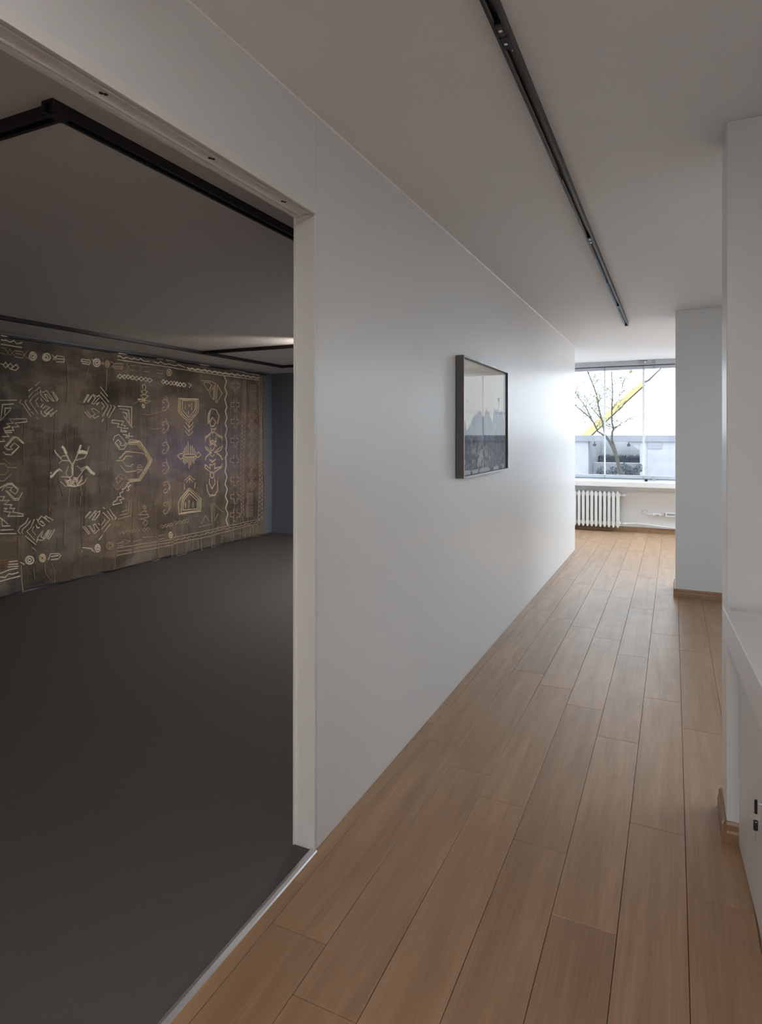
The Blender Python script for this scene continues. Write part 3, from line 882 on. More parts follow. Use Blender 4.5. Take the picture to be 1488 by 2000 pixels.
MOTIFS = [
('border_band','cream',[(10,[[(3689,2411),(3812,2409),(3919,2409)],[(3689,2373),(3718,2370),(3748,2376),(3787,2363),(3832,2383),(3858,2358),(3909,2374)],[(3689,2331),(3787,2331),(3909,2328)]])]),
('target_motif','cream',[(14,[[(4060,2265),(4056,2247),(4045,2233),(4030,2224),(4014,2222),(3999,2228),(3989,2240),(3985,2256),(3989,2273),(3999,2288),(4014,2297),(4030,2299),(4045,2293),(4056,2281),(4060,2265)],[(4041,2265),(4039,2257),(4034,2250),(4027,2246),(4020,2245),(4013,2248),(4008,2254),(4007,2261),(4008,2269),(4013,2276),(4020,2280),(4027,2281),(4034,2278),(4039,2273),(4041,2265)]])]),
('target_motif','cream',[(14,[[(4197,2270),(4194,2254),(4184,2241),(4170,2233),(4155,2231),(4141,2236),(4131,2248),(4128,2262),(4131,2278),(4141,2292),(4155,2300),(4170,2302),(4184,2297),(4194,2285),(4197,2270)],[(4175,2264),(4174,2256),(4169,2250),(4162,2245),(4155,2245),(4148,2247),(4144,2253),(4142,2260),(4144,2268),(4148,2274),(4155,2278),(4162,2279),(4169,2276),(4174,2271),(4175,2264)]])]),
('fishtail_motif','tan',[(9,[[(3837,2292),(3919,2288),(3930,2264),(3919,2229),(3837,2234)],[(3843,2269),(3914,2263)],[(3930,2260),(3972,2309)],[(3930,2255),(3987,2227)]])]),
('arrow_motif','cream',[(9,[[(4263,2293),(4350,2288)],[(4257,2231),(4350,2236),(4356,2262),(4350,2288)],[(4263,2262),(4348,2264)],[(4260,2293),(4223,2243)],[(4212,2297),(4240,2270)],[(4246,2240),(4263,2293)]])]),
('lattice_band','tan',[(6,[[(3689,2298),(3733,2298),(3753,2277)],[(3689,2250),(3733,2246)],[(3738,2285),(3787,2238),(3837,2292)],[(3748,2234),(3787,2300),(3832,2243)]])]),
('diamond_chain','cream',[(9,[[(3689,2156),(3718,2145),(3743,2171),(3767,2141),(3743,2119),(3718,2140)],[(3767,2141),(3797,2167),(3825,2137),(3795,2115),(3767,2138)],[(3825,2137),(3858,2164),(3881,2137),(3853,2108),(3797,2115)]])]),
('hand_motif','cream',[(9,[[(4041,1974),(4098,2026)],[(3972,1920),(4017,1957)],[(4033,1921),(4095,1968)],[(3974,1861),(4017,1913)],[(4084,1917),(4014,1868),(3985,1822),(4071,1704)],[(4079,1867),(4041,1830),(4073,1776)],[(3906,1835),(3891,1808),(3925,1790),(3998,1675)],[(3953,1835),(3940,1817),(3987,1738)],[(3998,1726),(4025,1700)],[(4046,1678),(4071,1654)],[(4098,1940),(4123,1912),(4159,1939),(4235,1839),(4220,1836),(4159,1901),(4142,1898),(4178,1834),(4161,1833),(4098,1898),(4098,1940)],[(4212,1928),(4229,1926),(4275,1857),(4263,1841),(4212,1928)],[(4101,1858),(4123,1829),(4101,1843),(4101,1858)],[(4095,1772),(4128,1804),(4101,1770)],[(4117,1758),(4156,1787),(4189,1774),(4136,1726),(4159,1707),(4226,1762)],[(4101,1742),(4101,1712),(4139,1681),(4187,1718)],[(4263,1748),(4203,1685),(4189,1700),(4229,1722)]])]),
('angle_motif','cream',[(9,[[(3689,1818),(3868,1829)],[(3832,1793),(3714,1780),(3697,1634),(3797,1736)],[(3805,1753),(3740,1748),(3736,1687)]])]),
('zigzag_motif','cream',[(9,[[(3956,1656),(3787,1650),(3820,1612),(3758,1606),(3792,1576),(3728,1565)],[(3956,1656),(3959,1627),(3845,1613),(3886,1582),(3807,1574)],[(3792,1583),(3728,1563),(3738,1539),(3832,1545),(3810,1580)],[(3748,1525),(3777,1489),(3714,1487)],[(3733,1525),(3812,1525)],[(3718,1461),(3738,1444),(3689,1442)]])]),
('spiral_motif','cream',[(9,[[(3935,1421),(3860,1482),(3827,1487),(3736,1394),(3763,1368),(3795,1365)],[(3858,1475),(3837,1477),(3753,1394)],[(3888,1392),(3837,1429),(3795,1389),(3815,1369),(3805,1360)],[(3888,1392),(3805,1317),(3748,1323),(3726,1347)],[(3881,1387),(3807,1329)]]),(16,[[(3930,1423),(3868,1477)]])]),
('branch_motif','tan',[(9,[[(3689,1237),(3736,1236),(3767,1201),(3858,1194)],[(3721,1291),(3805,1216)],[(3767,1198),(3770,1170),(3738,1138),(3689,1139)],[(3810,1144),(3733,1079),(3689,1080)]])]),
('spiral_motif','cream',[(9,[[(3689,1014),(3767,1053),(3812,1052),(3876,990),(3845,946),(3790,989),(3815,1014),(3753,1018)],[(3714,988),(3733,1020),(3772,1041),(3810,1040),(3863,995)],[(3743,991),(3832,892),(3873,888),(3919,957)],[(3758,989),(3837,906),(3873,907)]])]),
('zigzag_motif','cream',[(9,[[(3689,938),(3740,934),(3718,898),(3782,897),(3738,863),(3807,851),(3787,822),(3835,815),(3815,785),(3927,751),(3925,732),(3770,750),(3795,785),(3733,797),(3763,822),(3733,825)],[(3689,905),(3718,898)]])]),
('crown_motif','cream',[(26,[[(4321,1390),(4350,1363),(4380,1311)],[(4195,1089),(4223,1095),(4257,1134),(4298,1160)],[(4559,1399),(4548,1367),(4525,1306)],[(4616,1171),(4639,1157),(4685,1109),(4728,1082)]]),(14,[[(4380,1311),(4419,1246),(4452,1208),(4464,1097)],[(4243,1355),(4249,1335),(4315,1261)],[(4298,1160),(4327,1136)],[(4201,1119),(4212,1134)],[(4525,1306),(4499,1247),(4470,1203),(4466,1089)]]),(9,[[(4315,1261),(4321,1245),(4416,1239)],[(4321,1245),(4286,1215)],[(4315,1281),(4345,1293),(4386,1289)],[(4410,1189),(4368,1113),(4386,1096)],[(4304,1039),(4374,976)],[(4315,1082),(4440,1072)],[(4356,1056),(4398,990),(4495,967)],[(4368,1055),(4434,998),(4495,1021)],[(4362,1024),(4416,1042),(4458,981)],[(4658,1384),(4631,1307),(4600,1262),(4507,1240)],[(4518,1188),(4555,1148),(4616,1171)],[(4555,1129),(4616,1152)],[(4380,1088),(4423,1066),(4459,1083)],[(4466,1070),(4525,1053),(4570,1109),(4600,1152)],[(4380,987),(4466,971),(4540,976),(4600,1003),(4623,1047)]]),(34,[[(4525,1319),(4578,1326),(4631,1313)]]),(11,[[(4380,1012),(4423,1047),(4459,1007),(4496,1049),(4540,1008),(4578,1076)],[(4401,979),(4459,1007),(4511,971),(4555,1019)],[(4423,1066),(4459,1026),(4488,1062),(4533,1034)],[(4380,1044),(4416,985),(4481,980)],[(4496,1049),(4525,983),(4578,1037)]])]),
('arrow_motif','cream',[(9,[[(4556,2264),(4569,2292),(4658,2291)],[(4569,2249),(4658,2247)],[(4553,2258),(4563,2270),(4658,2269)],[(4658,2307),(4684,2277),(4661,2237)],[(4697,2306),(4716,2292)]])]),
('target_motif','cream',[(14,[[(4795,2278),(4791,2260),(4780,2245),(4764,2235),(4747,2234),(4731,2240),(4720,2253),(4716,2270),(4720,2287),(4731,2303),(4747,2312),(4764,2314),(4780,2308),(4791,2295),(4795,2278)],[(4776,2277),(4774,2269),(4769,2262),(4762,2257),(4753,2256),(4746,2259),(4741,2265),(4739,2273),(4741,2281),(4746,2288),(4753,2293),(4762,2294),(4769,2291),(4774,2285),(4776,2277)]])]),
('target_motif','tan',[(12,[[(4919,2277),(4916,2261),(4908,2247),(4896,2239),(4883,2238),(4872,2244),(4864,2255),(4861,2271),(4864,2287),(4872,2300),(4883,2309),(4896,2310),(4908,2304),(4916,2292),(4919,2277)],[(4902,2275),(4901,2268),(4898,2262),(4893,2258),(4887,2257),(4882,2260),(4879,2265),(4878,2273),(4879,2280),(4882,2286),(4887,2290),(4893,2291),(4898,2288),(4901,2282),(4902,2275)]]),(9,[[(4842,2275),(4838,2265),(4829,2261),(4819,2264),(4815,2272),(4819,2281),(4829,2285),(4838,2283),(4842,2275)]])]),
('fishtail_motif','tan',[(9,[[(4931,2309),(4966,2290)],[(4931,2241),(5001,2294),(5094,2298)],[(4966,2259),(5094,2257)],[(4952,2249),(4980,2232),(5086,2237)]])]),
('hand_motif','cream',[(9,[[(4795,2020),(4886,1923)],[(4795,1962),(4904,1862)],[(4782,1923),(4890,1817),(4815,1705)],[(4802,1857),(4842,1812),(4802,1774)],[(4962,1831),(4990,1810),(4897,1688)],[(4924,1835),(4938,1813),(4869,1710)],[(4832,1681),(4809,1647)],[(4651,1845),(4690,1901),(4716,1933),(4755,1910),(4782,1928)],[(4645,1926),(4664,1924),(4600,1842),(4588,1842),(4645,1926)],[(4651,1845),(4645,1855),(4697,1918)],[(4716,1919),(4739,1896),(4697,1836),(4723,1834),(4782,1901)],[(4755,1822),(4749,1833),(4782,1854),(4755,1822)],[(4690,1776),(4716,1788),(4782,1746)],[(4690,1776),(4736,1722),(4703,1705),(4726,1678),(4775,1707)],[(4607,1745),(4677,1682),(4690,1694),(4639,1757)]])]),
('angle_motif','cream',[(9,[[(5022,1822),(5241,1820),(5233,1608)],[(5043,1795),(5189,1783),(5203,1637)],[(5086,1756),(5152,1747),(5163,1689)],[(5108,1716),(5252,1582)]])]),
('zigzag_motif','cream',[(9,[[(4945,1667),(4945,1635),(5043,1626),(5019,1594),(5083,1583),(5065,1554),(5152,1549)],[(4945,1667),(5108,1656),(5072,1615),(5134,1607),(5108,1572),(5181,1579)],[(5060,1538),(5154,1538)],[(5096,1509),(5161,1506)],[(5206,1527),(5184,1497)],[(5132,1474),(5198,1468)],[(5132,1492),(5258,1486)]])]),
('spiral_motif','cream',[(9,[[(4963,1441),(4984,1488),(5043,1509),(5143,1415),(5117,1384),(5069,1385),(5061,1399),(5078,1409)],[(4984,1413),(5035,1450),(5078,1409)],[(4984,1410),(5052,1340),(5117,1346),(5165,1411)],[(5001,1416),(5061,1357)]])]),
('octagon_motif','gold',[(9,[[(5183,1439),(5218,1449),(5350,1430),(5439,1321),(5530,1202),(5355,973),(5200,969)],[(5174,1415),(5327,1413),(5411,1308),(5487,1204),(5336,996),(5174,999)],[(5183,1428),(5346,1423),(5425,1311),(5506,1203),(5346,984),(5183,984)],[(5174,1401),(5318,1392),(5364,1337)],[(5001,1218),(5095,1215),(5143,1265),(5245,1259)],[(5052,1237),(5147,1317),(5364,1294),(5411,1279)],[(5095,1211),(5147,1154),(5227,1143),(5236,1164),(5263,1166)],[(5061,1168),(5147,1084),(5309,1090)],[(5327,1146),(5355,1159),(5383,1129),(5309,1132)],[(5309,1104),(5383,1100),(5318,1061)],[(5420,1271),(5449,1234),(5468,1197)]]),(14,[[(5052,1237),(5147,1317)],[(5112,1225),(5143,1262)]])]),
('spiral_motif','tan',[(10,[[(5139,1015),(5112,1051),(5061,1068),(4997,1017),(5026,967),(5095,1011),(5052,1027),(5061,1034)],[(5161,1000),(5130,1050)],[(4959,965),(5009,897),(5043,901),(5112,975)]])]),
('zigzag_motif','cream',[(9,[[(5200,969),(5165,958),(5218,933),(5174,915),(5192,879),(5147,872)],[(5139,946),(5165,937),(5121,898),(5095,897),(5104,865),(5061,855),(5073,816),(5022,813),(5014,783),(4951,762),(4951,735),(5091,745),(5061,779),(5121,791),(5078,815)]])]),
('angle_motif','tan',[(10,[[(5022,570),(5214,586),(5223,799)],[(5056,607),(5174,618),(5192,767)],[(5078,643),(5147,653),(5143,730)]])]),
('hand_motif','cream',[(9,[[(4827,728),(4852,702)],[(4901,700),(4951,630),(5001,590),(4980,572)],[(4876,682),(4934,601),(4946,573)],[(4827,671),(4909,581),(4811,483)],[(4836,606),(4852,584),(4811,529)],[(4917,532),(4844,452)],[(4827,421),(4783,374)],[(4740,697),(4763,675),(4795,684),(4787,652),(4732,599),(4693,604),(4748,663),(4716,680)],[(4740,697),(4654,622)],[(4677,691),(4608,634),(4623,651),(4669,695)],[(4585,543),(4608,543),(4662,471),(4650,459),(4585,543)],[(4646,545),(4669,541),(4708,477),(4732,487),(4708,549),(4732,553),(4787,486),(4724,452),(4646,545)],[(4771,561),(4791,539)]])]),
('diamond_chain','tan',[(8,[[(5021,416),(5043,432),(5066,410),(5043,394),(5021,416)],[(5086,411),(5108,427),(5131,404),(5108,388),(5086,411)],[(5142,410),(5165,426),(5188,403),(5165,387),(5142,410)],[(5195,409),(5218,426),(5242,403),(5218,386),(5195,409)],[(5249,409),(5272,425),(5296,402),(5272,386),(5249,409)],[(5303,408),(5327,425),(5351,402),(5327,385),(5303,408)],[(5396,403),(5420,419),(5445,396),(5420,379),(5396,403)],[(5443,403),(5468,420),(5492,397),(5468,380),(5443,403)]])]),
('target_motif','cream',[(13,[[(4801,285),(4798,267),(4788,255),(4775,249),(4760,251),(4747,262),(4737,277),(4734,296),(4737,313),(4747,326),(4760,331),(4775,329),(4788,319),(4798,303),(4801,285)],[(4782,291),(4780,283),(4776,277),(4771,274),(4764,275),(4758,279),(4755,287),(4753,296),(4755,304),(4758,311),(4764,313),(4771,312),(4776,308),(4780,300),(4782,291)]])]),
('target_motif','tan',[(12,[[(4952,287),(4948,271),(4937,259),(4922,254),(4905,257),(4889,267),(4878,282),(4875,300),(4878,316),(4889,328),(4905,333),(4922,330),(4937,320),(4948,305),(4952,287)],[(4934,291),(4932,283),(4927,278),(4920,275),(4912,276),(4904,281),(4899,289),(4898,297),(4899,305),(4904,311),(4912,313),(4920,312),(4927,307),(4932,300),(4934,291)]])]),
('arrow_motif','cream',[(9,[[(4578,328),(4677,302),(4708,267)],[(4578,308),(4574,277)],[(4677,312),(4732,250)]])]),
('figure_motif','gold',[(9,[[(5396,2036),(5388,2072),(5420,2092),(5447,2064),(5427,2026),(5467,2011),(5420,1972),(5479,1960),(5420,1915)],[(5404,2025),(5369,2005),(5408,1971),(5357,1959),(5412,1920)],[(5319,1910),(5515,1901),(5435,1870),(5412,1899),(5357,1885),(5319,1910)],[(5319,1915),(5435,1922)]]),(14,[[(5417,1840),(5414,1829),(5405,1822),(5395,1822),(5386,1828),(5383,1838),(5386,1849),(5395,1856),(5405,1856),(5414,1850),(5417,1840)]])]),
('figure_motif','tan',[(12,[[(5435,659),(5432,649),(5424,644),(5414,645),(5405,652),(5402,662),(5405,672),(5414,677),(5424,676),(5432,669),(5435,659)]]),(9,[[(5324,584),(5470,569)],[(5361,590),(5415,626),(5481,543),(5361,528),(5437,515)],[(5405,619),(5448,614)],[(5437,515),(5399,478),(5432,440),(5465,478),(5437,506)]])]),
('border_band','cream',[(9,[[(5024,2408),(5435,2412),(6108,2410)],[(5010,2334),(5357,2335),(6108,2325)],[(5010,2369),(5046,2379),(5096,2356),(5161,2378),(5228,2362),(5266,2378),(5327,2364),(5357,2385),(5427,2363),(5499,2371)],[(5555,2371),(5621,2359),(5662,2382),(5729,2358),(5806,2369),(5893,2356),(5982,2378),(6091,2356)]]),(10,[[(6107,2421),(6496,2416),(7052,2406),(7648,2394)],[(6107,2324),(6496,2319),(7052,2317),(7656,2318)],[(6119,2360),(6169,2345),(6220,2361),(6271,2345),(6324,2361),(6376,2346),(6430,2361),(6484,2346),(6538,2362),(6594,2346),(6650,2362),(6706,2346),(6764,2363),(6822,2347),(6881,2363),(6940,2347),(7000,2364),(7061,2347),(7123,2364),(7186,2347),(7249,2365),(7314,2348),(7379,2365),(7445,2348),(7512,2366),(7579,2348),(7648,2366)],[(6119,2350),(6169,2335),(6220,2350),(6271,2335),(6324,2351),(6376,2335),(6430,2351),(6484,2335),(6538,2351),(6594,2335),(6650,2352),(6706,2335),(6764,2352),(6822,2336),(6881,2352),(6940,2336),(7000,2353),(7061,2336),(7123,2353),(7186,2336),(7249,2353),(7314,2336),(7379,2354),(7445,2336),(7512,2354),(7579,2336),(7648,2354)]])]),
('lattice_band','tan',[(8,[[(4975,2286),(5082,2291)],[(4961,2251),(5082,2245)],[(5003,2266),(5096,2270)],[(5154,2293),(5191,2268),(5154,2235)],[(5206,2292),(5296,2296)],[(5206,2240),(5296,2236)],[(5327,2299),(5373,2268),(5334,2228)],[(5357,2302),(5404,2276)],[(5404,2294),(5491,2303)],[(5396,2243),(5503,2244)],[(5596,2277),(5712,2275)],[(5588,2239),(5704,2237)]])]),
('target_motif','gold',[(12,[[(5839,2268),(5835,2251),(5825,2236),(5810,2227),(5793,2226),(5779,2232),(5768,2245),(5765,2261),(5768,2279),(5779,2293),(5793,2302),(5810,2304),(5825,2297),(5835,2285),(5839,2268)],[(5815,2266),(5812,2256),(5806,2250),(5798,2249),(5791,2255),(5789,2264),(5791,2273),(5798,2279),(5806,2280),(5812,2275),(5815,2266)]])]),
('diamond_chain','cream',[(9,[[(5014,2150),(5046,2177),(5078,2156),(5046,2129),(5014,2150)],[(5082,2150),(5114,2177),(5147,2156),(5114,2129),(5082,2150)],[(5147,2156),(5180,2183),(5213,2161),(5180,2134),(5147,2156)],[(5213,2153),(5247,2180),(5281,2158),(5247,2131),(5213,2153)],[(5269,2149),(5304,2176),(5338,2154),(5304,2127),(5269,2149)],[(5338,2148),(5373,2176),(5408,2154),(5373,2126),(5338,2148)],[(5408,2148),(5443,2176),(5479,2154),(5443,2126),(5408,2148)],[(5467,2144),(5503,2172),(5539,2149),(5503,2121),(5467,2144)]])]),
('diamond_chain','cream',[(9,[[(5672,2141),(5704,2169),(5736,2146),(5704,2119),(5672,2141)],[(5735,2137),(5767,2164),(5800,2142),(5767,2114),(5735,2137)],[(5799,2136),(5832,2163),(5865,2141),(5832,2113),(5799,2136)],[(5855,2137),(5889,2165),(5922,2142),(5889,2114),(5855,2137)],[(5912,2138),(5946,2166),(5980,2143),(5946,2115),(5912,2138)],[(5979,2133),(6013,2161),(6048,2138),(6013,2110),(5979,2133)],[(6038,2131),(6073,2160),(6108,2136),(6073,2108),(6038,2131)],[(5921,2130),(5953,2157),(5986,2135),(5953,2107),(5921,2130)],[(5979,2130),(6012,2158),(6045,2135),(6012,2107),(5979,2130)],[(6043,2131),(6077,2158),(6110,2136),(6077,2108),(6043,2131)],[(6143,2163),(6194,2136),(6149,2102)]])]),
('diamond_chain','tan',[(7,[[(5658,406),(5685,423),(5713,399),(5685,382),(5658,406)],[(5716,407),(5744,424),(5772,400),(5744,383),(5716,407)],[(5775,408),(5803,425),(5832,401),(5803,383),(5775,408)],[(5822,406),(5851,424),(5880,399),(5851,381),(5822,406)],[(5898,417),(5930,435),(5962,409),(5930,392),(5898,417)],[(5967,417),(6000,434),(6033,408),(6000,391),(5967,417)],[(6037,416),(6071,434),(6104,408),(6071,390),(6037,416)],[(6091,418),(6125,436),(6159,410),(6125,392),(6091,418)]])]),
('hook_motif','rose',[(10,[[(5810,1875),(5739,1937),(5686,1912),(5686,1887),(5727,1893)],[(5745,1976),(5780,1934),(5756,1925)],[(5804,1875),(5745,1802),(5698,1792),(5680,1817),(5709,1844),(5727,1828)],[(5784,1923),(5814,1875),(5793,1818)]])]),
('hook_motif','rose',[(10,[[(5807,1606),(5735,1670),(5683,1648),(5683,1622),(5724,1627)],[(5741,1709),(5777,1667),(5753,1658)],[(5801,1606),(5741,1536),(5694,1527),(5677,1553),(5706,1579),(5724,1562)],[(5781,1656),(5811,1606),(5789,1550)]])]),
('hook_motif','rose',[(10,[[(5809,1353),(5738,1419),(5685,1398),(5685,1372),(5726,1376)],[(5744,1458),(5779,1414),(5756,1406)],[(5803,1353),(5744,1284),(5697,1277),(5679,1303),(5709,1328),(5726,1311)],[(5783,1403),(5813,1353),(5792,1297)]])]),
('hook_motif','rose',[(10,[[(5811,1108),(5740,1176),(5687,1157),(5687,1131),(5728,1133)],[(5745,1215),(5781,1170),(5757,1162)],[(5805,1108),(5745,1041),(5698,1035),(5681,1062),(5710,1086),(5728,1068)],[(5785,1159),(5815,1107),(5794,1052)]])]),
('hook_motif','rose',[(10,[[(5828,870),(5756,941),(5703,923),(5703,897),(5745,898)],[(5762,979),(5798,934),(5774,926)],[(5822,871),(5762,806),(5715,801),(5698,828),(5727,852),(5745,833)],[(5802,922),(5832,870),(5811,815)]])]),
('hook_motif','tan',[(10,[[(5824,618),(5752,690),(5699,674),(5699,648),(5740,648)],[(5758,729),(5794,682),(5770,676)],[(5818,618),(5758,555),(5711,552),(5694,580),(5723,602),(5740,583)],[(5798,670),(5828,617),(5807,563)]])]),
('shield_motif','gold',[(10,[[(5982,1959),(6322,1969),(6322,1808),(6149,1661),(5971,1796),(5982,1959)],[(6012,1952),(6291,1958),(6291,1816),(6149,1691),(6006,1805),(6012,1952)],[(6053,1938),(6266,1940),(6253,1827),(6149,1725),(6047,1820),(6053,1938)]]),(8,[[(6095,1902),(6095,1826)],[(6137,1895),(6167,1879),(6137,1861)],[(6192,1906),(6192,1821)],[(6143,1810),(6143,1759)],[(6095,1665),(6155,1598),(6216,1658)],[(6071,1622),(6149,1547),(6222,1616)],[(6095,1555),(6149,1495),(6210,1547)],[(6149,1657),(6149,1529)]])]),
('comb_motif','gold',[(10,[[(6059,1302),(6059,1268)],[(6083,1343),(6083,1267)],[(6109,1368),(6109,1267)],[(6138,1419),(6138,1266)],[(6170,1367),(6170,1265)],[(6199,1367),(6199,1264)],[(6228,1332),(6228,1263)],[(6259,1297),(6259,1263)],[(6272,1236),(6261,1228),(6230,1223),(6185,1221),(6137,1222),(6093,1227),(6063,1234),(6053,1243),(6063,1251),(6093,1256),(6137,1259),(6185,1257),(6230,1252),(6261,1245),(6272,1236)],[(6047,1268),(6012,1273),(5953,1242),(6012,1198),(6047,1218)],[(6278,1253),(6316,1283),(6373,1246),(6303,1209),(6266,1228)],[(6059,1223),(6059,1155)],[(6083,1222),(6083,1129)],[(6107,1221),(6107,1145)],[(6131,1220),(6131,1152)],[(6155,1220),(6155,1083)],[(6179,1219),(6179,1116)],[(6204,1218),(6204,1150)],[(6228,1217),(6228,1131)],[(6259,1216),(6259,1182)]])]),
('shield_motif','gold',[(10,[[(5982,515),(6354,512),(6360,677),(6161,827),(6006,709),(5971,650),(5982,515)],[(6012,524),(6322,528),(6322,667),(6161,802),(6035,694),(6012,524)],[(6047,558),(6291,549),(6284,662),(6161,759),(6059,675),(6047,558)]]),(8,[[(6095,655),(6095,578)],[(6149,675),(6167,656),(6149,637)],[(6155,632),(6155,581)],[(6222,651),(6222,573)],[(6083,926),(6167,985),(6241,924)],[(6107,899),(6167,955),(6216,900)],[(6167,963),(6167,895)],[(6071,893),(6077,817)],[(6253,889),(6241,821)]])]),
('insect_motif','gold',[(12,[[(6509,1646),(6509,1770),(6562,1834),(6615,1854),(6683,1838),(6738,1759),(6710,1649)],[(6535,1664),(6535,1762),(6575,1826)],[(6548,1673),(6615,1737),(6683,1676),(6642,1621),(6575,1620),(6548,1673)],[(6575,1593),(6615,1522),(6683,1595),(6629,1576),(6575,1593)],[(6602,1540),(6457,1478),(6450,1416)],[(6562,1513),(6470,1460)],[(6642,1540),(6794,1477),(6787,1427)],[(6683,1504),(6787,1459)],[(6555,1477),(6555,1406),(6615,1432),(6683,1405),(6683,1468)]]),(13,[[(6548,1353),(6575,1397),(6642,1401),(6697,1350)],[(6575,1361),(6615,1388),(6669,1360),(6629,1298),(6588,1298),(6562,1344)],[(6450,1363),(6470,1319),(6588,1254)],[(6450,1178),(6483,1221),(6588,1272)],[(6801,1358),(6766,1295),(6656,1261)],[(6801,1166),(6766,1212),(6683,1269)],[(6483,1345),(6575,1281)],[(6766,1340),(6683,1287)],[(6457,1166),(6470,1218),(6588,1277)],[(6794,1163),(6766,1218),(6656,1285)],[(6548,1243),(6615,1214),(6656,1240)],[(6535,1181),(6602,1134),(6683,1176),(6602,1156),(6535,1181)],[(6548,1118),(6555,1055),(6457,1113)],[(6450,1122),(6457,1069),(6562,1010),(6588,1000)],[(6794,1108),(6780,1063),(6642,997)],[(6669,1122),(6656,1051),(6766,1073)],[(6548,1118),(6602,1098),(6669,1122)],[(6644,966),(6638,946),(6621,932),(6599,928),(6577,935),(6561,950),(6555,971),(6561,990),(6577,1004),(6599,1008),(6621,1002),(6638,986),(6644,966)]]),(11,[[(6535,923),(6535,861),(6595,785),(6669,851),(6656,924)],[(6483,856),(6496,775),(6535,710),(6669,693),(6717,757),(6717,884)],[(6529,692),(6669,689)]])]),
('fish_motif','gold',[(9,[[(6366,2211),(6548,2216),(6663,2198),(6669,1937)],[(6418,2189),(6522,2197),(6595,2166),(6509,2085),(6411,2171),(6418,2189)],[(6622,2141),(6535,2064),(6622,1975),(6622,2141)],[(6697,2183),(6808,2072),(6690,1938),(6697,2183)],[(6642,2170),(6642,1972)]])]),
('fish_motif','tan',[(8,[[(6568,591),(6575,349)],[(6602,587),(6595,320)],[(6636,593),(6642,394)],[(6642,583),(6822,446)],[(6738,438),(6642,358)],[(6457,443),(6535,354)],[(6366,349),(6457,443)],[(6316,312),(6575,313)]])]),
('wavy_line','cream',[(14,[[(6857,2310),(6893,2243),(6864,2158),(6900,2078),(6864,1983),(6900,1893),(6871,1827),(6900,1745),(6864,1661),(6900,1587),(6864,1495),(6893,1403),(6871,1289)],[(6871,1289),(6900,1242),(6864,1197),(6878,1086),(6850,1004),(6893,928),(6850,830),(6900,752),(6857,663),(6907,585),(6864,497),(6914,418),(6878,329),(6914,260)]])]),
('cross_motif','rose',[(9,[[(7038,2274),(7038,2223),(6972,2218),(6972,2164),(7038,2164),(7038,2114)],[(7104,2228),(7164,2229),(7164,2177),(7104,2169)],[(7038,2099),(7067,2114),(7097,2099)],[(7097,2279),(7104,2228)],[(7104,2169),(7100,2122)]])]),
('cross_motif','rose',[(9,[[(7035,2007),(7035,1956),(6969,1953),(6969,1898),(7035,1897),(7035,1846)],[(7101,1959),(7161,1958),(7161,1906),(7101,1900)],[(7035,1832),(7064,1846),(7094,1830)],[(7094,2010),(7101,1959)],[(7101,1900),(7097,1853)]])]),
('cross_motif','rose',[(9,[[(7035,1772),(7035,1721),(6969,1720),(6969,1665),(7035,1662),(7035,1612)],[(7101,1723),(7161,1720),(7161,1669),(7101,1663)],[(7035,1597),(7064,1610),(7094,1594)],[(7094,1774),(7101,1723)],[(7101,1663),(7097,1617)]])]),
('cross_motif','rose',[(9,[[(7032,1505),(7032,1454),(6966,1454),(6966,1400),(7032,1395),(7032,1344)],[(7098,1454),(7158,1449),(7158,1398),(7098,1394)],[(7032,1330),(7061,1342),(7091,1325)],[(7091,1505),(7098,1454)],[(7098,1394),(7094,1348)]])]),
('cross_motif','rose',[(9,[[(7026,1230),(7026,1179),(6960,1181),(6960,1127),(7026,1120),(7026,1070)],[(7092,1177),(7152,1171),(7152,1119),(7092,1118)],[(7026,1055),(7055,1067),(7085,1048)],[(7085,1228),(7092,1177)],[(7092,1118),(7088,1071)]])]),
('cross_motif','rose',[(9,[[(7035,962),(7035,912),(6969,916),(6969,861),(7035,853),(7035,802)],[(7101,908),(7161,900),(7161,848),(7101,848)],[(7035,788),(7064,798),(7094,779)],[(7094,959),(7101,908)],[(7101,848),(7097,802)]])]),
('cross_motif','rose',[(9,[[(7035,718),(7035,668),(6969,673),(6969,619),(7035,609),(7035,558)],[(7101,662),(7161,653),(7161,601),(7101,603)],[(7035,544),(7064,553),(7094,534)],[(7094,714),(7101,662)],[(7101,603),(7097,556)]])]),
('cross_motif','rose',[(9,[[(7032,466),(7032,415),(6966,422),(6966,368),(7032,356),(7032,305)],[(7098,407),(7158,396),(7158,345),(7098,348)],[(7032,291),(7061,300),(7091,279)],[(7091,459),(7098,407)],[(7098,348),(7094,302)]])]),
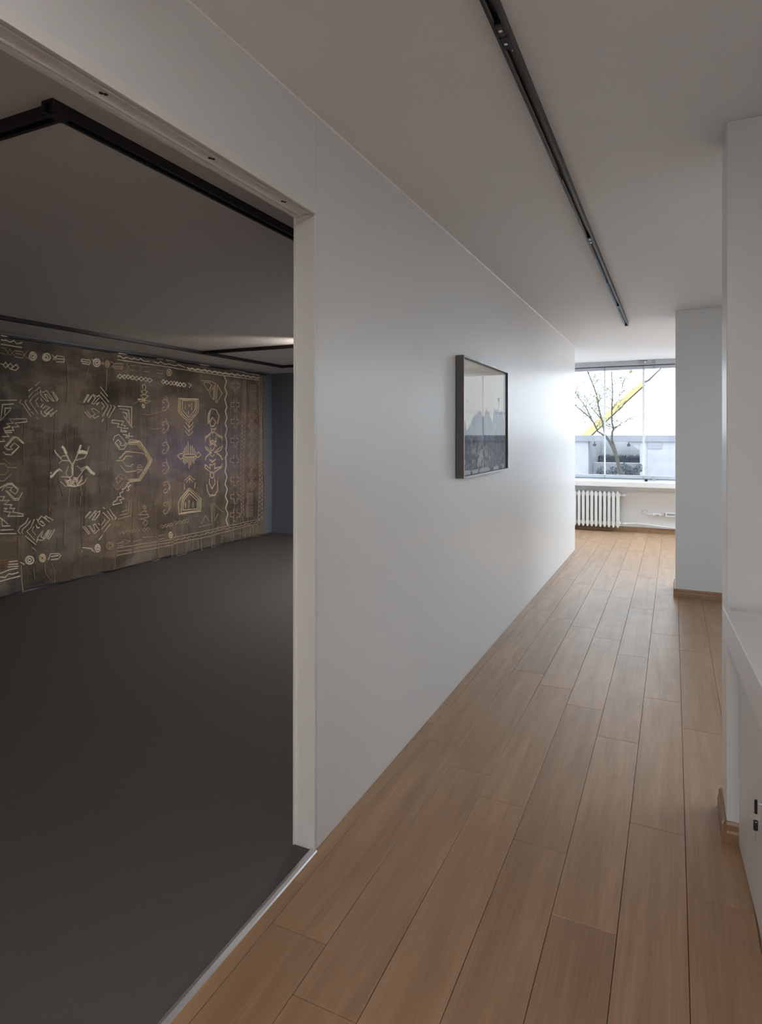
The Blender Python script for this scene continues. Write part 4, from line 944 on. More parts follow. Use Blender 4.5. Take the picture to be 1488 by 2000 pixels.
('chain_band','rose',[(6,[[(7248,2300),(7218,1282)],[(7326,2306),(7295,1280)],[(7316,2296),(7254,2266),(7316,2245),(7254,2215),(7316,2194),(7254,2165),(7316,2143),(7254,2114),(7316,2092),(7254,2063),(7316,2041),(7254,2013),(7316,1991),(7254,1962),(7316,1940),(7254,1912),(7316,1889),(7254,1861),(7316,1838),(7254,1810),(7316,1787),(7254,1760),(7316,1736)],[(7254,2291),(7316,2270),(7254,2240),(7316,2220),(7254,2190),(7316,2169),(7254,2139),(7316,2118),(7254,2089),(7316,2067),(7254,2038),(7316,2016),(7254,1987),(7316,1965),(7254,1937),(7316,1914),(7254,1886),(7316,1863),(7254,1836),(7316,1812),(7254,1785),(7316,1762),(7254,1735)],[(7288,1716),(7227,1688),(7288,1662),(7227,1634),(7288,1607),(7227,1579),(7288,1553),(7227,1525),(7288,1498),(7227,1471),(7288,1444),(7227,1417),(7288,1389),(7227,1363),(7288,1335),(7227,1309),(7288,1280)],[(7210,1281),(7210,374),(7318,179)],[(7282,1280),(7276,338)],[(7273,1270),(7218,1244),(7273,1215),(7218,1188),(7273,1159),(7218,1133),(7273,1103),(7218,1077),(7273,1047),(7218,1022),(7273,991),(7218,966),(7273,935),(7218,911),(7273,879),(7218,855),(7273,824),(7218,800),(7273,768),(7218,744),(7273,712),(7218,688),(7273,656),(7218,633),(7273,600),(7218,577),(7273,544),(7218,522),(7273,488),(7218,466),(7273,433),(7218,411),(7273,377)]])]),
('comb_band','rose',[(6,[[(7412,2226),(7557,2232)],[(7412,2204),(7557,2210)],[(7412,2183),(7557,2189)],[(7412,2161),(7557,2167)],[(7412,2140),(7557,2145)],[(7412,2118),(7557,2123)],[(7412,2097),(7557,2102)],[(7412,2076),(7557,2080)],[(7412,2054),(7557,2058)],[(7412,2033),(7557,2036)],[(7412,2011),(7557,2015)],[(7412,1990),(7557,1993)],[(7412,1968),(7557,1971)],[(7412,1947),(7557,1949)],[(7412,1925),(7557,1928)],[(7412,1904),(7557,1906)],[(7412,1883),(7557,1884)],[(7344,659),(7504,651)],[(7344,640),(7504,632)],[(7344,620),(7504,612)],[(7344,601),(7504,592)],[(7344,582),(7504,573)],[(7344,562),(7504,553)],[(7344,543),(7504,533)],[(7344,523),(7504,514)],[(7344,504),(7504,494)],[(7326,477),(7497,465)],[(7326,458),(7497,446)],[(7326,438),(7497,426)],[(7326,419),(7497,406)],[(7326,400),(7497,387)],[(7326,380),(7497,367)],[(7326,361),(7497,347)],[(7326,342),(7497,328)],[(7326,322),(7497,308)]])]),
('diamond_band','rose',[(6,[[(7376,1776),(7468,1862),(7562,1782),(7468,1696),(7376,1776)],[(7411,1777),(7468,1830),(7526,1781),(7468,1728),(7411,1777)],[(7444,1778),(7468,1800),(7492,1780),(7468,1757),(7444,1778)],[(7376,1640),(7468,1725),(7562,1643),(7468,1558),(7376,1640)],[(7411,1641),(7468,1693),(7526,1643),(7468,1591),(7411,1641)],[(7444,1641),(7468,1663),(7492,1642),(7468,1620),(7444,1641)],[(7376,1495),(7468,1578),(7562,1495),(7468,1411),(7376,1495)],[(7411,1495),(7468,1546),(7526,1495),(7468,1444),(7411,1495)],[(7444,1495),(7468,1516),(7492,1495),(7468,1473),(7444,1495)],[(7381,1349),(7460,1416),(7541,1347),(7460,1279),(7381,1349)],[(7415,1349),(7460,1387),(7505,1347),(7460,1309),(7415,1349)],[(7368,1210),(7460,1291),(7554,1205),(7460,1124),(7368,1210)],[(7403,1209),(7460,1258),(7518,1206),(7460,1156),(7403,1209)],[(7436,1208),(7460,1229),(7484,1207),(7460,1186),(7436,1208)],[(7368,1069),(7460,1149),(7554,1061),(7460,982),(7368,1069)],[(7403,1068),(7460,1116),(7518,1063),(7460,1014),(7403,1068)],[(7436,1066),(7460,1087),(7484,1064),(7460,1044),(7436,1066)],[(7368,924),(7460,1002),(7554,913),(7460,835),(7368,924)],[(7403,922),(7460,969),(7518,915),(7460,868),(7403,922)],[(7436,920),(7460,940),(7484,917),(7460,897),(7436,920)],[(7368,773),(7460,850),(7554,760),(7460,683),(7368,773)],[(7403,771),(7460,818),(7518,762),(7460,716),(7403,771)],[(7436,768),(7460,788),(7484,765),(7460,745),(7436,768)]])]),
('border_band','rose',[(8,[[(7640,2392),(7648,1272)],[(7702,2387),(7690,1271)],[(7688,2376),(7651,2336),(7688,2302),(7651,2263),(7688,2229),(7651,2189),(7688,2155),(7651,2116),(7688,2081),(7651,2043),(7688,2008),(7651,1969),(7688,1934),(7651,1896),(7688,1860),(7651,1822),(7688,1787),(7651,1749),(7688,1713),(7651,1676),(7688,1639),(7651,1602),(7688,1566),(7651,1529),(7688,1492),(7651,1456),(7688,1419),(7651,1382),(7688,1345),(7651,1309),(7688,1271)],[(7628,1272),(7615,189)],[(7690,1271),(7698,238)],[(7685,1261),(7631,1229),(7685,1195),(7631,1164),(7685,1129),(7631,1099),(7685,1064),(7631,1033),(7685,998),(7631,968),(7685,932),(7631,903),(7685,867),(7631,837),(7685,801),(7631,772),(7685,735),(7631,707),(7685,670),(7631,641),(7685,604),(7631,576),(7685,538),(7631,511),(7685,473),(7631,445),(7685,407),(7631,380),(7685,341),(7631,314),(7685,275),(7631,249),(7685,210)]])]),
('border_band','tan',[(9,[[(5884,237),(6575,242),(7202,251),(7598,250)],[(5884,163),(6575,161),(7202,184),(7598,186)],[(5884,208),(5932,192),(5980,210),(6029,193),(6079,211),(6129,194),(6179,212),(6231,195),(6282,213),(6335,196),(6388,214),(6441,197),(6496,216),(6551,198),(6606,217),(6663,200),(6720,218),(6777,201),(6836,220),(6895,202),(6955,221),(7016,203),(7077,222),(7139,204),(7202,224),(7266,205),(7331,225),(7396,207),(7463,227),(7530,208),(7598,229)],[(5003,252),(5329,239),(5884,222)],[(4998,173),(5361,160),(5884,156)],[(5012,214),(5152,203),(5329,206),(5582,199),(5884,188)]])]),
('target_motif','gold',[(12,[[(5863,273),(5860,259),(5850,248),(5835,243),(5819,246),(5805,254),(5795,268),(5791,284),(5795,298),(5805,309),(5819,314),(5835,312),(5850,303),(5860,289),(5863,273)],[(5839,277),(5836,268),(5827,265),(5819,270),(5815,280),(5819,289),(5827,292),(5836,287),(5839,277)]])]),
('lattice_band','tan',[(7,[[(5003,299),(5112,306)],[(5012,274),(5112,266)],[(5132,319),(5203,300),(5152,276)],[(5235,287),(5383,289)],[(5394,312),(5537,299)],[(5582,301),(5628,252),(5720,255)],[(5628,295),(5720,298)]])]),
('hand_motif','cream',[(9,[[(3980,710),(3951,662),(3894,635),(3871,599),(3894,567)],[(4001,680),(3972,644),(3925,611),(3909,584),(3925,565)],[(4033,691),(4003,615),(3964,581),(4041,486)],[(4030,622),(4014,584),(4046,535)],[(3943,543),(4052,440)],[(4014,426),(4057,379)],[(4054,693),(4065,672),(4101,713),(4189,644)],[(4068,672),(4068,652),(4112,613),(4139,625),(4090,661),(4101,668),(4123,645)],[(4229,657),(4145,710),(4134,699),(4156,676)],[(4049,634),(4062,603),(4084,605)],[(4057,464),(4068,512),(4117,573),(4095,513),(4120,494),(4172,567)],[(4057,489),(4079,485),(4112,475),(4139,496)],[(4189,570),(4145,495)],[(4249,565),(4178,475),(4161,488),(4212,562)]])]),
('angle_motif','cream',[(9,[[(3689,752),(3714,732),(3770,678)],[(3714,732),(3718,665),(3792,658)],[(3699,630),(3825,620)],[(3689,599),(3853,578)]])]),
('target_motif','cream',[(13,[[(4034,293),(4030,278),(4019,267),(4002,263),(3984,266),(3967,276),(3956,291),(3952,308),(3956,324),(3967,335),(3984,339),(4002,336),(4019,326),(4030,310),(4034,293)],[(4011,298),(4009,291),(4004,286),(3997,284),(3989,285),(3982,290),(3977,297),(3975,304),(3977,311),(3982,316),(3989,318),(3997,316),(4004,312),(4009,305),(4011,298)]])]),
('target_motif','gold',[(13,[[(4144,296),(4141,281),(4133,270),(4121,265),(4108,267),(4096,276),(4088,290),(4085,307),(4088,322),(4096,333),(4108,338),(4121,336),(4133,326),(4141,312),(4144,296)],[(4129,299),(4127,291),(4123,285),(4117,282),(4111,283),(4105,288),(4101,295),(4100,304),(4101,312),(4105,318),(4111,321),(4117,319),(4123,315),(4127,307),(4129,299)]])]),
('arrow_motif','cream',[(9,[[(4195,330),(4292,316),(4315,294),(4292,267)],[(4201,299),(4292,298)],[(4172,273),(4201,334)],[(4201,268),(4286,263)]])]),
('fishtail_motif','cream',[(9,[[(3777,326),(3863,320)],[(3767,280),(3873,269)],[(3772,303),(3868,290)],[(3888,305),(3935,272)]])]),
('lattice_band','orange',[(6,[[(3753,349),(3689,351),(3753,330),(3689,332),(3753,311),(3689,314),(3753,292),(3689,295),(3753,273)],[(3689,356),(3858,340)],[(3718,280),(3777,340)]])]),
('border_band','cream',[(10,[[(3689,236),(3787,252),(3863,252)],[(3689,205),(3743,189),(3777,216),(3812,204),(3873,211)],[(3689,165),(3888,172)]])]),
('hanging_thread','tan',[(12,[[(3899,274),(3904,117),(3919,16)]])]),
('hanging_thread','orange',[(8,[[(4189,1077),(4192,787),(4178,742),(4192,776),(4212,718)]]),(10,[[(3868,546),(3871,342)]])]),
('hanging_thread','tan',[(6,[[(4423,965),(4408,872),(4405,759)],[(4488,967),(4492,762)],[(4551,981),(4574,883)],[(4559,871),(4555,756)],[(4309,1007),(4333,886)],[(4416,958),(4404,806)],[(4883,2220),(4866,1983)],[(4658,2209),(4607,2053),(4575,1997),(4525,1892)],[(5381,1748),(5467,1736),(5662,1779),(5687,1808)],[(5467,1582),(5563,1571),(5645,1578),(5695,1615)],[(5251,1856),(5327,1889)]])]),
('fringe','tan',[(6,[[(5942,154),(5949,74),(5937,-3)],[(6119,160),(6126,74),(6114,-9)],[(6228,156),(6236,84),(6224,15)],[(6303,158),(6311,87),(6298,20)],[(6366,157),(6374,73),(6361,-8)],[(6575,161),(6583,80),(6570,1)],[(6629,158),(6637,96),(6623,38)],[(6808,164),(6816,94),(6802,28)],[(6979,177),(6988,115),(6973,57)],[(7023,176),(7032,78),(7017,-15)],[(7248,188),(7257,115),(7242,45)],[(7295,182),(7304,84),(7288,-10)],[(7420,184),(7430,95),(7414,10)],[(7500,184),(7510,84),(7494,-12)],[(7598,181),(7608,115),(7592,53)],[(5942,-4),(6035,-12),(6119,-10)],[(6366,-9),(6405,-29)],[(6575,1),(6642,-33)],[(7500,7),(7549,-30),(7665,-46)]])]),
('fringe','tan',[(6,[[(4978,169),(4973,28)],[(5308,169),(5303,54)],[(5628,175),(5645,18),(5582,-5),(5526,22)],[(5851,156),(5845,-18)]])]),
('fringe','tan',[(6,[[(4030,225),(4046,112)],[(4134,245),(4142,153),(4189,82)],[(4206,242),(4240,148),(4246,29)]])]),
]
# ---------------------------------------------------------------- textile hanging (wall coordinates: mm along the wall, mm up)
CREAM, TAN, GOLD, ROSE, ORANGE = [mat(n, c, 0.8, spec=0.15, noise=0.25, nscale=60) for n, c in (('cream_thread', (0.80, 0.72, 0.59)), ('tan_thread', (0.46, 0.37, 0.27)), ('gold_thread', (0.72, 0.61, 0.43)), ('rose_thread', (0.52, 0.39, 0.33)), ('orange_thread', (0.34, 0.19, 0.09)))]
THREAD = dict(cream=CREAM, tan=TAN, gold=GOLD, rose=ROSE, orange=ORANGE)
FX = GX + 0.045      # mean plane of the cloth
hang = thing('textile_hanging', 'wall-sized dark layered textile with embroidered pale motifs in the dim gallery', 'textile', (FX, 4.475, 0.0))


def fold(y, z):
    """depth of the cloth surface off its mean plane"""
    return 0.010 * np.sin(y * 9.0 + 1.5 * np.sin(z * 1.3)) + 0.006 * np.sin(y * 23.0 + z * 2.0)


ny, nz = 620, 220
F_Y0, F_Y1 = 1.15, 7.80
Yg, Zg = np.meshgrid(np.linspace(F_Y0, F_Y1, ny), np.linspace(0.0, 1.0, nz), indexing='ij')
bot = 0.012 + 0.03 * fbm(Yg * 5, Zg * 0, 3)
Zw = bot + Zg * (2.405 - bot)
edgeR = F_Y1 - 0.10 * fbm(Yg * 0, Zw * 7, 8) * np.clip((Yg - 7.4) / 0.4, 0, 1)
Yw = np.where(Yg > 7.4, 7.4 + (Yg - 7.4) * (edgeR - 7.4) / (F_Y1 - 7.4), Yg)
brown, grey, dusk, violet = np.array([0.190, 0.152, 0.116]), np.array([0.160, 0.145, 0.130]), np.array([0.085, 0.075, 0.071]), np.array([0.190, 0.165, 0.235])
kk = np.clip(fbm(Yw * 1.6, Zw * 2.2, 11) * 2.2 - 0.6, 0, 1)[..., None]
C = brown * (1 - kk) + grey * kk
# the hanging is pieced from overlapping scraps of net, some darker, some lighter
rs = np.random.RandomState(4)
for i in range(420):
    y_, z_ = rs.uniform(F_Y0, F_Y1), rs.uniform(0, 2.4)
    a_, b_ = rs.uniform(0.08, 0.35), rs.uniform(0.06, 0.28)
    f_ = rs.uniform(0.72, 1.30)
    m_ = (np.abs(Yw - y_ + 0.05 * np.sin(Zw * 9 + i)) < a_) & (np.abs(Zw - z_ + 0.03 * np.sin(Yw * 11 + i)) < b_)
    C = np.where(m_[..., None], C * f_, C)
lum = C.mean(-1, keepdims=True)
C = C * np.clip(lum, 0.055, 0.20) / lum * 0.9
dk = np.clip(fbm(Yw * 2.2, Zw * 6.0, 15) * 2.6 - 1.35, 0, 1)[..., None]
C = C * (1 - 0.7 * dk) + dusk * 0.7 * dk
vi = (np.exp(-((Yw - 6.3) / 0.95) ** 2 - ((Zw - 1.25) / 0.42) ** 2) * np.clip(fbm(Yw * 2.5, Zw * 3, 19) * 2.4 - 0.5, 0, 1))[..., None]
C = C * (1 - 0.95 * vi) + violet * 0.95 * vi
C = C * (0.82 + 0.36 * fbm(Yw * 70, Zw * 1.2, 23))[..., None] * (0.9 + 0.2 * fbm(Yw * 9, Zw * 30, 27))[..., None]
P = np.stack([FX + fold(Yw, Zw), Yw, Zw], -1)
me = grid_mesh('net_cloth', P - np.array(world_loc(hang)), C)
me.materials.append(vcol_mat('dark_layered_net', 0.9, 0.1, bump=0.5, bscale=260))
o = bpy.data.objects.new('net_cloth', me)
COL.objects.link(o)
o.parent = hang
o['label'] = 'dark brown layered net cloth with a violet area'
bm = bmesh.new()
cyl(bm, (FX, F_Y0 - 0.05, 2.412), (FX, F_Y1 + 0.02, 2.412), 0.012, n=10)
obj('hanging_rod', bm, M_gblack, hang)


def ribbon(bm, pts, w_):
    """raised thread line on the cloth along pts (y, z in metres)"""
    n = len(pts)
    # sample long runs so that the line follows the folds
    q = [pts[0]]
    for a, b in zip(pts, pts[1:]):
        L = math.hypot(b[0] - a[0], b[1] - a[1])
        m_ = max(1, int(L / 0.09))
        for i in range(1, m_ + 1):
            q.append((a[0] + (b[0] - a[0]) * i / m_, a[1] + (b[1] - a[1]) * i / m_))
    q = [p for i, p in enumerate(q) if i == 0 or math.hypot(p[0] - q[i - 1][0], p[1] - q[i - 1][1]) > 1e-4]
    if len(q) < 2:
        return
    closed = math.hypot(q[0][0] - q[-1][0], q[0][1] - q[-1][1]) < 1e-3
    if closed:
        q = q[:-1]
    n = len(q)
    rows = []
    for i in range(n):
        a = q[i - 1] if (i > 0 or closed) else q[i]
        b = q[(i + 1) % n] if (i < n - 1 or closed) else q[i]
        d1 = Vector((q[i][0] - a[0], q[i][1] - a[1]))
        d2 = Vector((b[0] - q[i][0], b[1] - q[i][1]))
        if d1.length < 1e-6:
            d1 = d2
        if d2.length < 1e-6:
            d2 = d1
        d1.normalize()
        d2.normalize()
        t = d1 + d2
        if t.length < 0.3:
            t = d1
        t.normalize()
        nx, nz2 = -t.y, t.x
        sc = 1.0 / max(0.55, abs(nx * -d1.y + nz2 * d1.x))
        hw = w_ / 2 * sc * random.uniform(0.8, 1.2)
        yy_, zz_ = q[i]
        x_ = FX + float(fold(yy_, zz_))
        zz_ = max(zz_, 0.004)
        rows.append([bm.verts.new((x_ + 0.001, yy_ + nx * hw, zz_ + nz2 * hw)), bm.verts.new((x_ + 0.007, yy_ + nx * hw * 0.5, zz_ + nz2 * hw * 0.5)), bm.verts.new((x_ + 0.007, yy_ - nx * hw * 0.5, zz_ - nz2 * hw * 0.5)), bm.verts.new((x_ + 0.001, yy_ - nx * hw, zz_ - nz2 * hw))])
    pairs = list(zip(rows, rows[1:])) + ([(rows[-1], rows[0])] if closed else [])
    for r0, r1 in pairs:
        for k in range(3):
            bm.faces.new((r0[k], r0[k + 1], r1[k + 1], r1[k]))


MID = 4475


def motif(name, col, groups, flip=False):
    bm = bmesh.new()
    for w_, pls in groups:
        for pl in pls:
            ribbon(bm, [(((2 * MID - y) if flip else y) / 1000.0, z / 1000.0) for y, z in pl], w_ / 1000.0 * 1.15)
    bmesh.ops.recalc_face_normals(bm, faces=bm.faces[:])
    return obj(name, bm, THREAD[col], hang, kind='stuff' if name in ('lattice_band', 'hanging_thread', 'fringe', 'chain_band') else None)


for name_, col_, groups_ in MOTIFS:
    motif(name_, col_, groups_)
    # the pattern is symmetrical about the crown: the far side continues left of the picture
    lo_ = min(y for _, pls in groups_ for pl in pls for y, z in pl)
    if lo_ > 2 * MID - 3690:
        motif(name_, col_, groups_, True)
# loose pale threads pulled through the net
bm = bmesh.new()
for i in range(130):
    y_ = random.uniform(1.3, 7.65)
    z_ = random.uniform(0.3, 2.35)
    L_ = random.uniform(0.15, 0.7)
    pts_ = [(y_ + 0.006 * math.sin(i + k * 1.3), max(0.02, z_ - L_ * k / 5)) for k in range(6)]
    ribbon(bm, pts_, random.uniform(0.0015, 0.003))
bmesh.ops.recalc_face_normals(bm, faces=bm.faces[:])
obj('loose_threads', bm, TAN, hang, kind='stuff')

# ---------------------------------------------------------------- outside the window
GZ = -0.7
M_road = mat('pale_paving', (0.50, 0.51, 0.53), 0.8, noise=0.15, nscale=2)
M_conc = mat('pale_concrete', (0.42, 0.435, 0.47), 0.85, noise=0.2, nscale=3, bump=0.3, bscale=30)
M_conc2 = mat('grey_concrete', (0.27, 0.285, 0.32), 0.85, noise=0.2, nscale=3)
M_leafd = mat('dark_hedge_leaves', (0.075, 0.09, 0.11), 0.7, noise=0.5, nscale=14)
M_bark = mat('grey_bark', (0.085, 0.078, 0.07), 0.9, noise=0.4, nscale=20)
M_leaf = mat('young_leaves', (0.25, 0.30, 0.16), 0.7, noise=0.5, nscale=8)
M_crane = mat('crane_yellow', (0.70, 0.50, 0.20), 0.5, noise=0.1, nscale=1)
M_wire = mat('cable_black', (0.08, 0.08, 0.085), 0.6)
M_sign = mat('grey_sign_plate', (0.30, 0.30, 0.35), 0.5)

struct('ground_outside', B(-60, 60, WINY + 0.23, 140, GZ - 0.3, GZ), M_road, 'pale paved ground outside the window')
struct('ground_rear', B(-60, 60, -60, YB - 0.21, GZ - 0.3, GZ), M_road, 'pale paved ground behind the building')

# low wall with a wide opening facing the window
sh = thing('concrete_wall', 'low pale concrete wall with a wide opening seen through the window', 'wall', (-1.8, 22, GZ))
obj('lintel', B(-14, 12, 21.9, 22.5, 1.29, 1.50, bev=0.01), M_conc2, sh)
obj('side_wall', B(-14, -2.60, 22, 22.25, GZ, 1.29), M_conc, sh)
obj('side_wall', B(-0.99, 12, 22, 22.25, GZ, 1.29), M_conc, sh)
obj('bay_wall', B(-14, 12, 26.3, 26.5, GZ, 1.29), M_conc, sh)
obj('bay_wall', B(-2.85, -2.60, 22.25, 26.3, GZ, 1.29), M_conc2, sh)
obj('bay_wall', B(-0.99, -0.74, 22.25, 26.3, GZ, 1.29), M_conc2, sh)
bm = bmesh.new()
prism(bm, [(-0.99, 1.29), (-1.35, 1.29), (-0.99, 1.00)], 'y', 22.02, 22.2)
obj('corner_brace', bm, M_conc, sh)
sg = thing('sign_plate', 'small grey sign plate fixed to the pale concrete wall', 'sign', (-0.54, 22, 1.06))
obj('plate', B(-0.746, -0.34, 21.96, 21.999, 1.06, 1.375, bev=0.004), M_sign, sg)
for i in range(7):
    a = -0.70 + i * 0.048
    obj('letter_stroke', B(a, a + 0.034, 21.955, 21.961, 1.20, 1.225), M_conc, sg)
for x in (-2.40, -1.33):
    f_ = thing('floodlight', 'small dark floodlight hanging from the wall lintel, %s of the tree trunk' % ('left' if x < -2 else 'right'), 'lamp', (x, 22.05, 1.29))
    obj('bracket', B(x - 0.012, x + 0.012, 22.04, 22.06, 1.20, 1.29), M_wire, f_)
    obj('housing', B(x - 0.05, x + 0.05, 22.01, 22.09, 1.13, 1.21, bev=0.01), M_wire, f_)


def leaf_blob(bm, c, r, n, size):
    for _ in range(n):
        while True:
            p = Vector((random.uniform(-1, 1), random.uniform(-1, 1), random.uniform(-1, 1)))
            if p.length < 1:
                break
        q = Vector((c[0] + p.x * r[0], c[1] + p.y * r[1], c[2] + p.z * r[2]))
        a = Vector((random.uniform(-1, 1), random.uniform(-1, 1), random.uniform(-1, 1))).normalized()
        b = a.orthogonal().normalized()
        s_ = size * random.uniform(0.6, 1.3)
        v = [bm.verts.new(q - a * s_), bm.verts.new(q + b * s_ * 0.45), bm.verts.new(q + a * s_), bm.verts.new(q - b * s_ * 0.45)]
        bm.faces.new(v)


# clipped hedge inside the bay
hd = thing('hedge', 'long clipped dark hedge inside the wall opening', 'hedge', (-1.8, 25.2, GZ))
bm = bmesh.new()
box(bm, -2.58, -1.0, 25.0, 25.4, GZ, 0.74, bev=0.05, seg=2)
obj('hedge_core', bm, M_leafd, hd)
bm = bmesh.new()
for i in range(22):
    leaf_blob(bm, (-2.52 + i * 0.07, 25.05, 0.66), (0.12, 0.12, 0.14), 40, 0.03)
obj('foliage', bm, M_leafd, hd, kind='stuff')
obj_ = tag(obj('planter_ledge', B(-2.60, -0.99, 23.4, 23.7, GZ, 0.53, bev=0.01), M_conc), 'pale ledge in front of the clipped hedge', 'ledge')
# loose shrubs in front of the bay
for i, (x, zt, wd) in enumerate(((-2.12, 0.50, 0.17), (-1.72, 0.56, 0.22), (-1.36, 0.66, 0.20), (-1.06, 0.64, 0.18))):
    sy_ = 20.65 if i % 2 else 21.25
    s_ = thing('shrub', ('small round dark shrub, leftmost in front of the wall opening', 'dark shrub just left of the tree trunk foot', 'dark shrub just right of the tree trunk foot', 'dark shrub at the right side of the wall opening')[i], 'shrub', (x, sy_, GZ), group='shrubs before the wall opening')
    bm = bmesh.new()
    for a in range(4):
        tube(bm, [(x, sy_, GZ), (x + 0.07 * math.cos(a * 1.6), sy_ + 0.07 * math.sin(a * 1.6), 0.0), (x + 0.13 * math.cos(a * 1.6), sy_ + 0.13 * math.sin(a * 1.6), zt - 0.1)], [0.015, 0.01, 0.004], 5)
    obj('stem', bm, M_bark, s_)
    bm = bmesh.new()
    for k in range(7):
        leaf_blob(bm, (x + random.uniform(-.6, .6) * wd, sy_ + random.uniform(-.08, .08), zt - 0.16 - 0.13 * k), (wd, 0.18, 0.15), 110, 0.04)
    obj('foliage', bm, M_leafd, s_, kind='stuff')

# tree
TY = 18.0
tree = thing('tree', 'young leaning tree with sparse spring leaves outside the window', 'tree', (-1.1, TY, GZ))
bm = bmesh.new()
tube(bm, [(-1.05, TY, GZ), (-1.20, TY, 0.05), (-1.288, TY, 0.437), (-1.338, TY, 0.664), (-1.392, TY, 0.911), (-1.481, TY, 1.158), (-1.589, TY + .05, 1.349), (-1.671, TY + .1, 1.464)], [0.075, 0.06, 0.05, 0.046, 0.044, 0.042, 0.036, 0.030], 10)
obj('trunk', bm, M_bark, tree, smooth=True)
BR = [([(-1.400, 18, 0.98), (-1.517, 18, 1.388), (-1.508, 18, 1.579), (-1.472, 18, 1.665), (-1.517, 18, 1.866), (-1.517, 18, 2.23), (-1.499, 18, 2.689), (-1.526, 18, 3.244)], 0.028),
      ([(-1.671, 18, 1.464), (-1.881, 18, 1.599), (-2.01, 18, 1.871), (-2.139, 18, 2.027), (-2.439, 18, 2.286), (-2.8, 18, 2.6)], 0.022),
      ([(-1.671, 18, 1.45), (-1.71, 18, 1.60), (-1.753, 18, 1.868), (-1.826, 18, 2.139), (-1.872, 18, 2.391), (-1.899, 18, 2.604), (-2.01, 18, 2.936), (-2.121, 18, 3.212), (-2.2, 18, 3.5)], 0.024),
      ([(-2.047, 18, 1.949), (-2.158, 18, 2.203), (-2.27, 18, 2.4), (-2.401, 18, 2.559), (-2.6, 18, 2.9)], 0.014),
      ([(-1.472, 18, 1.665), (-1.267, 18, 1.826), (-1.019, 18, 1.928)], 0.010),
      ([(-1.789, 18, 1.946), (-1.954, 18, 2.141), (-2.084, 18, 2.337), (-2.2, 18, 2.6)], 0.012),
      ([(-1.517, 18, 2.23), (-1.35, 18, 2.45), (-1.25, 18, 2.8), (-1.2, 18, 3.1)], 0.008),
      ([(-1.872, 18, 2.391), (-1.70, 18, 2.7), (-1.66, 18, 3.1)], 0.008),
      ([(-1.50, 18, 2.0), (-1.38, 18, 2.2), (-1.30, 18, 2.45)], 0.006)]
lf = bmesh.new()
for i, (pts, r) in enumerate(BR):
    bm = bmesh.new()
    d = 0.25 * math.sin(i * 2.1)
    n = len(pts)
    pp = [(x, TY + .06 + d * k / n, z) for k, (x, y, z) in enumerate(pts)]
    tube(bm, pp, [1.3 * r * (1 - 0.7 * k / (n - 1)) for k in range(n)], 6)
    # twigs
    for k in range(2 if i else 3, n):
        for s_ in range(4):
            a = Vector(pp[k - 1]).lerp(Vector(pp[k]), random.random())
            b = a + Vector((random.uniform(-.28, .28), random.uniform(-.2, .2), random.uniform(0.02, .32)))
            tube(bm, [a, (a + b) / 2 + Vector((0.02, 0, 0.02)), b], [0.009, 0.007, 0.004], 4)
            leaf_blob(lf, b, (0.10, 0.10, 0.10), 6, 0.034)
            leaf_blob(lf, (a + b) / 2, (0.09, 0.09, 0.09), 4, 0.030)
    obj('branch', bm, M_bark, tree, smooth=True)
leaf_blob(lf, (-1.02, 17.6, 3.17), (0.05, 0.05, 0.06), 12, 0.05)
leaf_blob(lf, (-1.03, 17.8, 2.99), (0.07, 0.05, 0.07), 8, 0.03)
obj('foliage', lf, M_leaf, tree, kind='stuff')

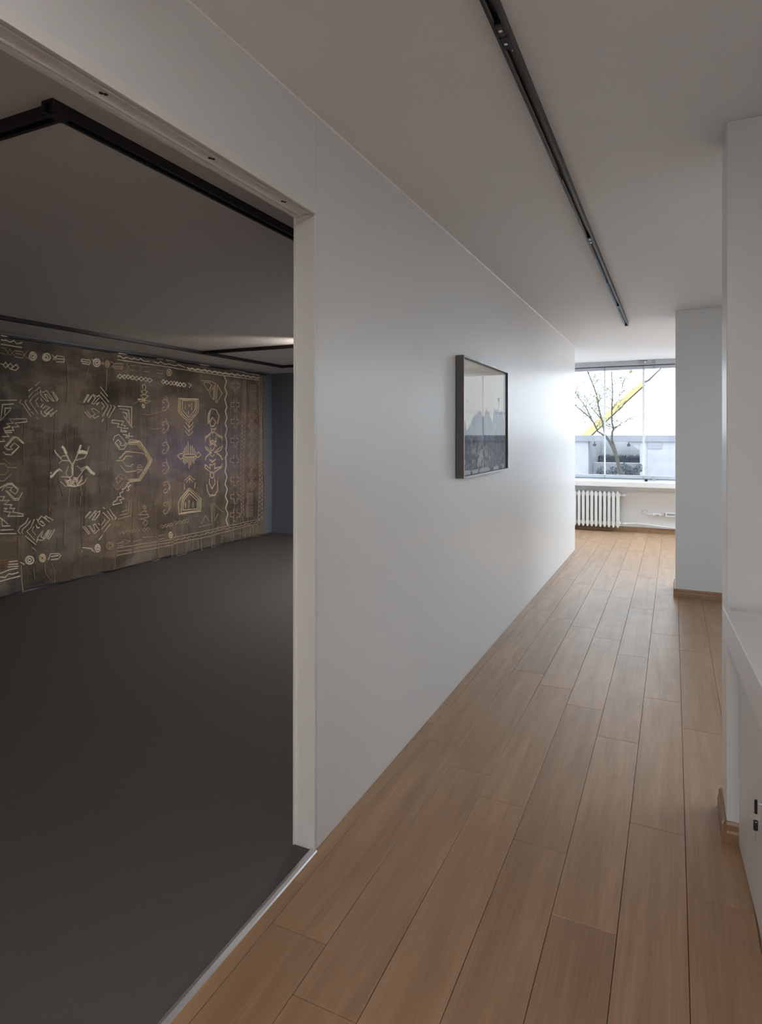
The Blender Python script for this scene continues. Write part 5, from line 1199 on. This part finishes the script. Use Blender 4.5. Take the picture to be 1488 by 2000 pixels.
# mobile crane far behind the wall: telescopic boom and jib
cr = thing('crane', 'yellow telescopic crane boom rising behind the tree', 'crane', (-10.5, 60, GZ))
P0, P1 = Vector((-9.5, 60, -0.65)), Vector((-2.45, 60, 6.14))
dv = (P1 - P0).normalized()
up_ = Vector((0, 1, 0)).cross(dv).normalized()
if up_.z < 0:
    up_ = -up_
for i, (a, b, w_) in enumerate(((0.0, 0.52, 0.30), (0.50, 0.74, 0.25), (0.72, 1.0, 0.20))):
    A_, B_ = P0.lerp(P1, a), P0.lerp(P1, b)
    bm = bmesh.new()
    vs = []
    for c_ in (A_, B_):
        for sy, sz in ((-1, -1), (1, -1), (1, 1), (-1, 1)):
            vs.append(bm.verts.new(c_ + Vector((0, sy * w_ * 0.9, 0)) + up_ * sz * w_))
    for f_ in ((0, 1, 2, 3), (7, 6, 5, 4), (0, 4, 5, 1), (1, 5, 6, 2), (2, 6, 7, 3), (3, 7, 4, 0)):
        bm.faces.new([vs[k] for k in f_])
    bmesh.ops.recalc_face_normals(bm, faces=bm.faces[:])
    sec = obj('boom_section', bm, M_crane, cr)
    bm = bmesh.new()
    tube(bm, [A_ - up_ * (w_ + 0.06), B_ - up_ * (w_ + 0.06)], 0.06, 6)
    obj('hydraulic_ram', bm, M_wire, sec)
bm = bmesh.new()
tube(bm, [P1, (-2.0, 60, 6.34), (-0.98, 60, 7.36)], [0.10, 0.08, 0.05], 6)
obj('jib', bm, M_wire, cr)
bm = bmesh.new()
box(bm, -12.0, -8.2, 58.8, 61.2, GZ + 0.4, GZ + 1.2, bev=0.1)
obj('carrier', bm, M_crane, cr)
for x in (-11.5, -10.2, -8.8):
    bm = bmesh.new()
    cyl(bm, (x, 58.7, GZ + 0.45), (x, 61.3, GZ + 0.45), 0.45, n=16)
    obj('wheel', bm, M_wire, cr)

# overhead cables between two poles standing beyond the view
for i, x in enumerate((-9.0, 9.0)):
    bm = bmesh.new()
    cyl(bm, (x, 30, GZ), (x, 30, 3.4), 0.10, 0.07, n=10)
    tag(obj('utility_pole', bm, M_bark), 'timber utility pole beyond the %s edge of the window view' % ('left' if i == 0 else 'right'), 'pole')
for z, nm in ((2.14, 'upper'), (2.07, 'lower')):
    bm = bmesh.new()
    tube(bm, [(-8.9, 30, z), (-4, 30, z), (-1.6, 30, z + 0.07), (3, 30, z + 0.3), (8.9, 30, z + 0.7)], 0.008, 5)
    tag(obj('cable', bm, M_wire), '%s of the two thin dark cables crossing behind the tree' % nm, 'cable')
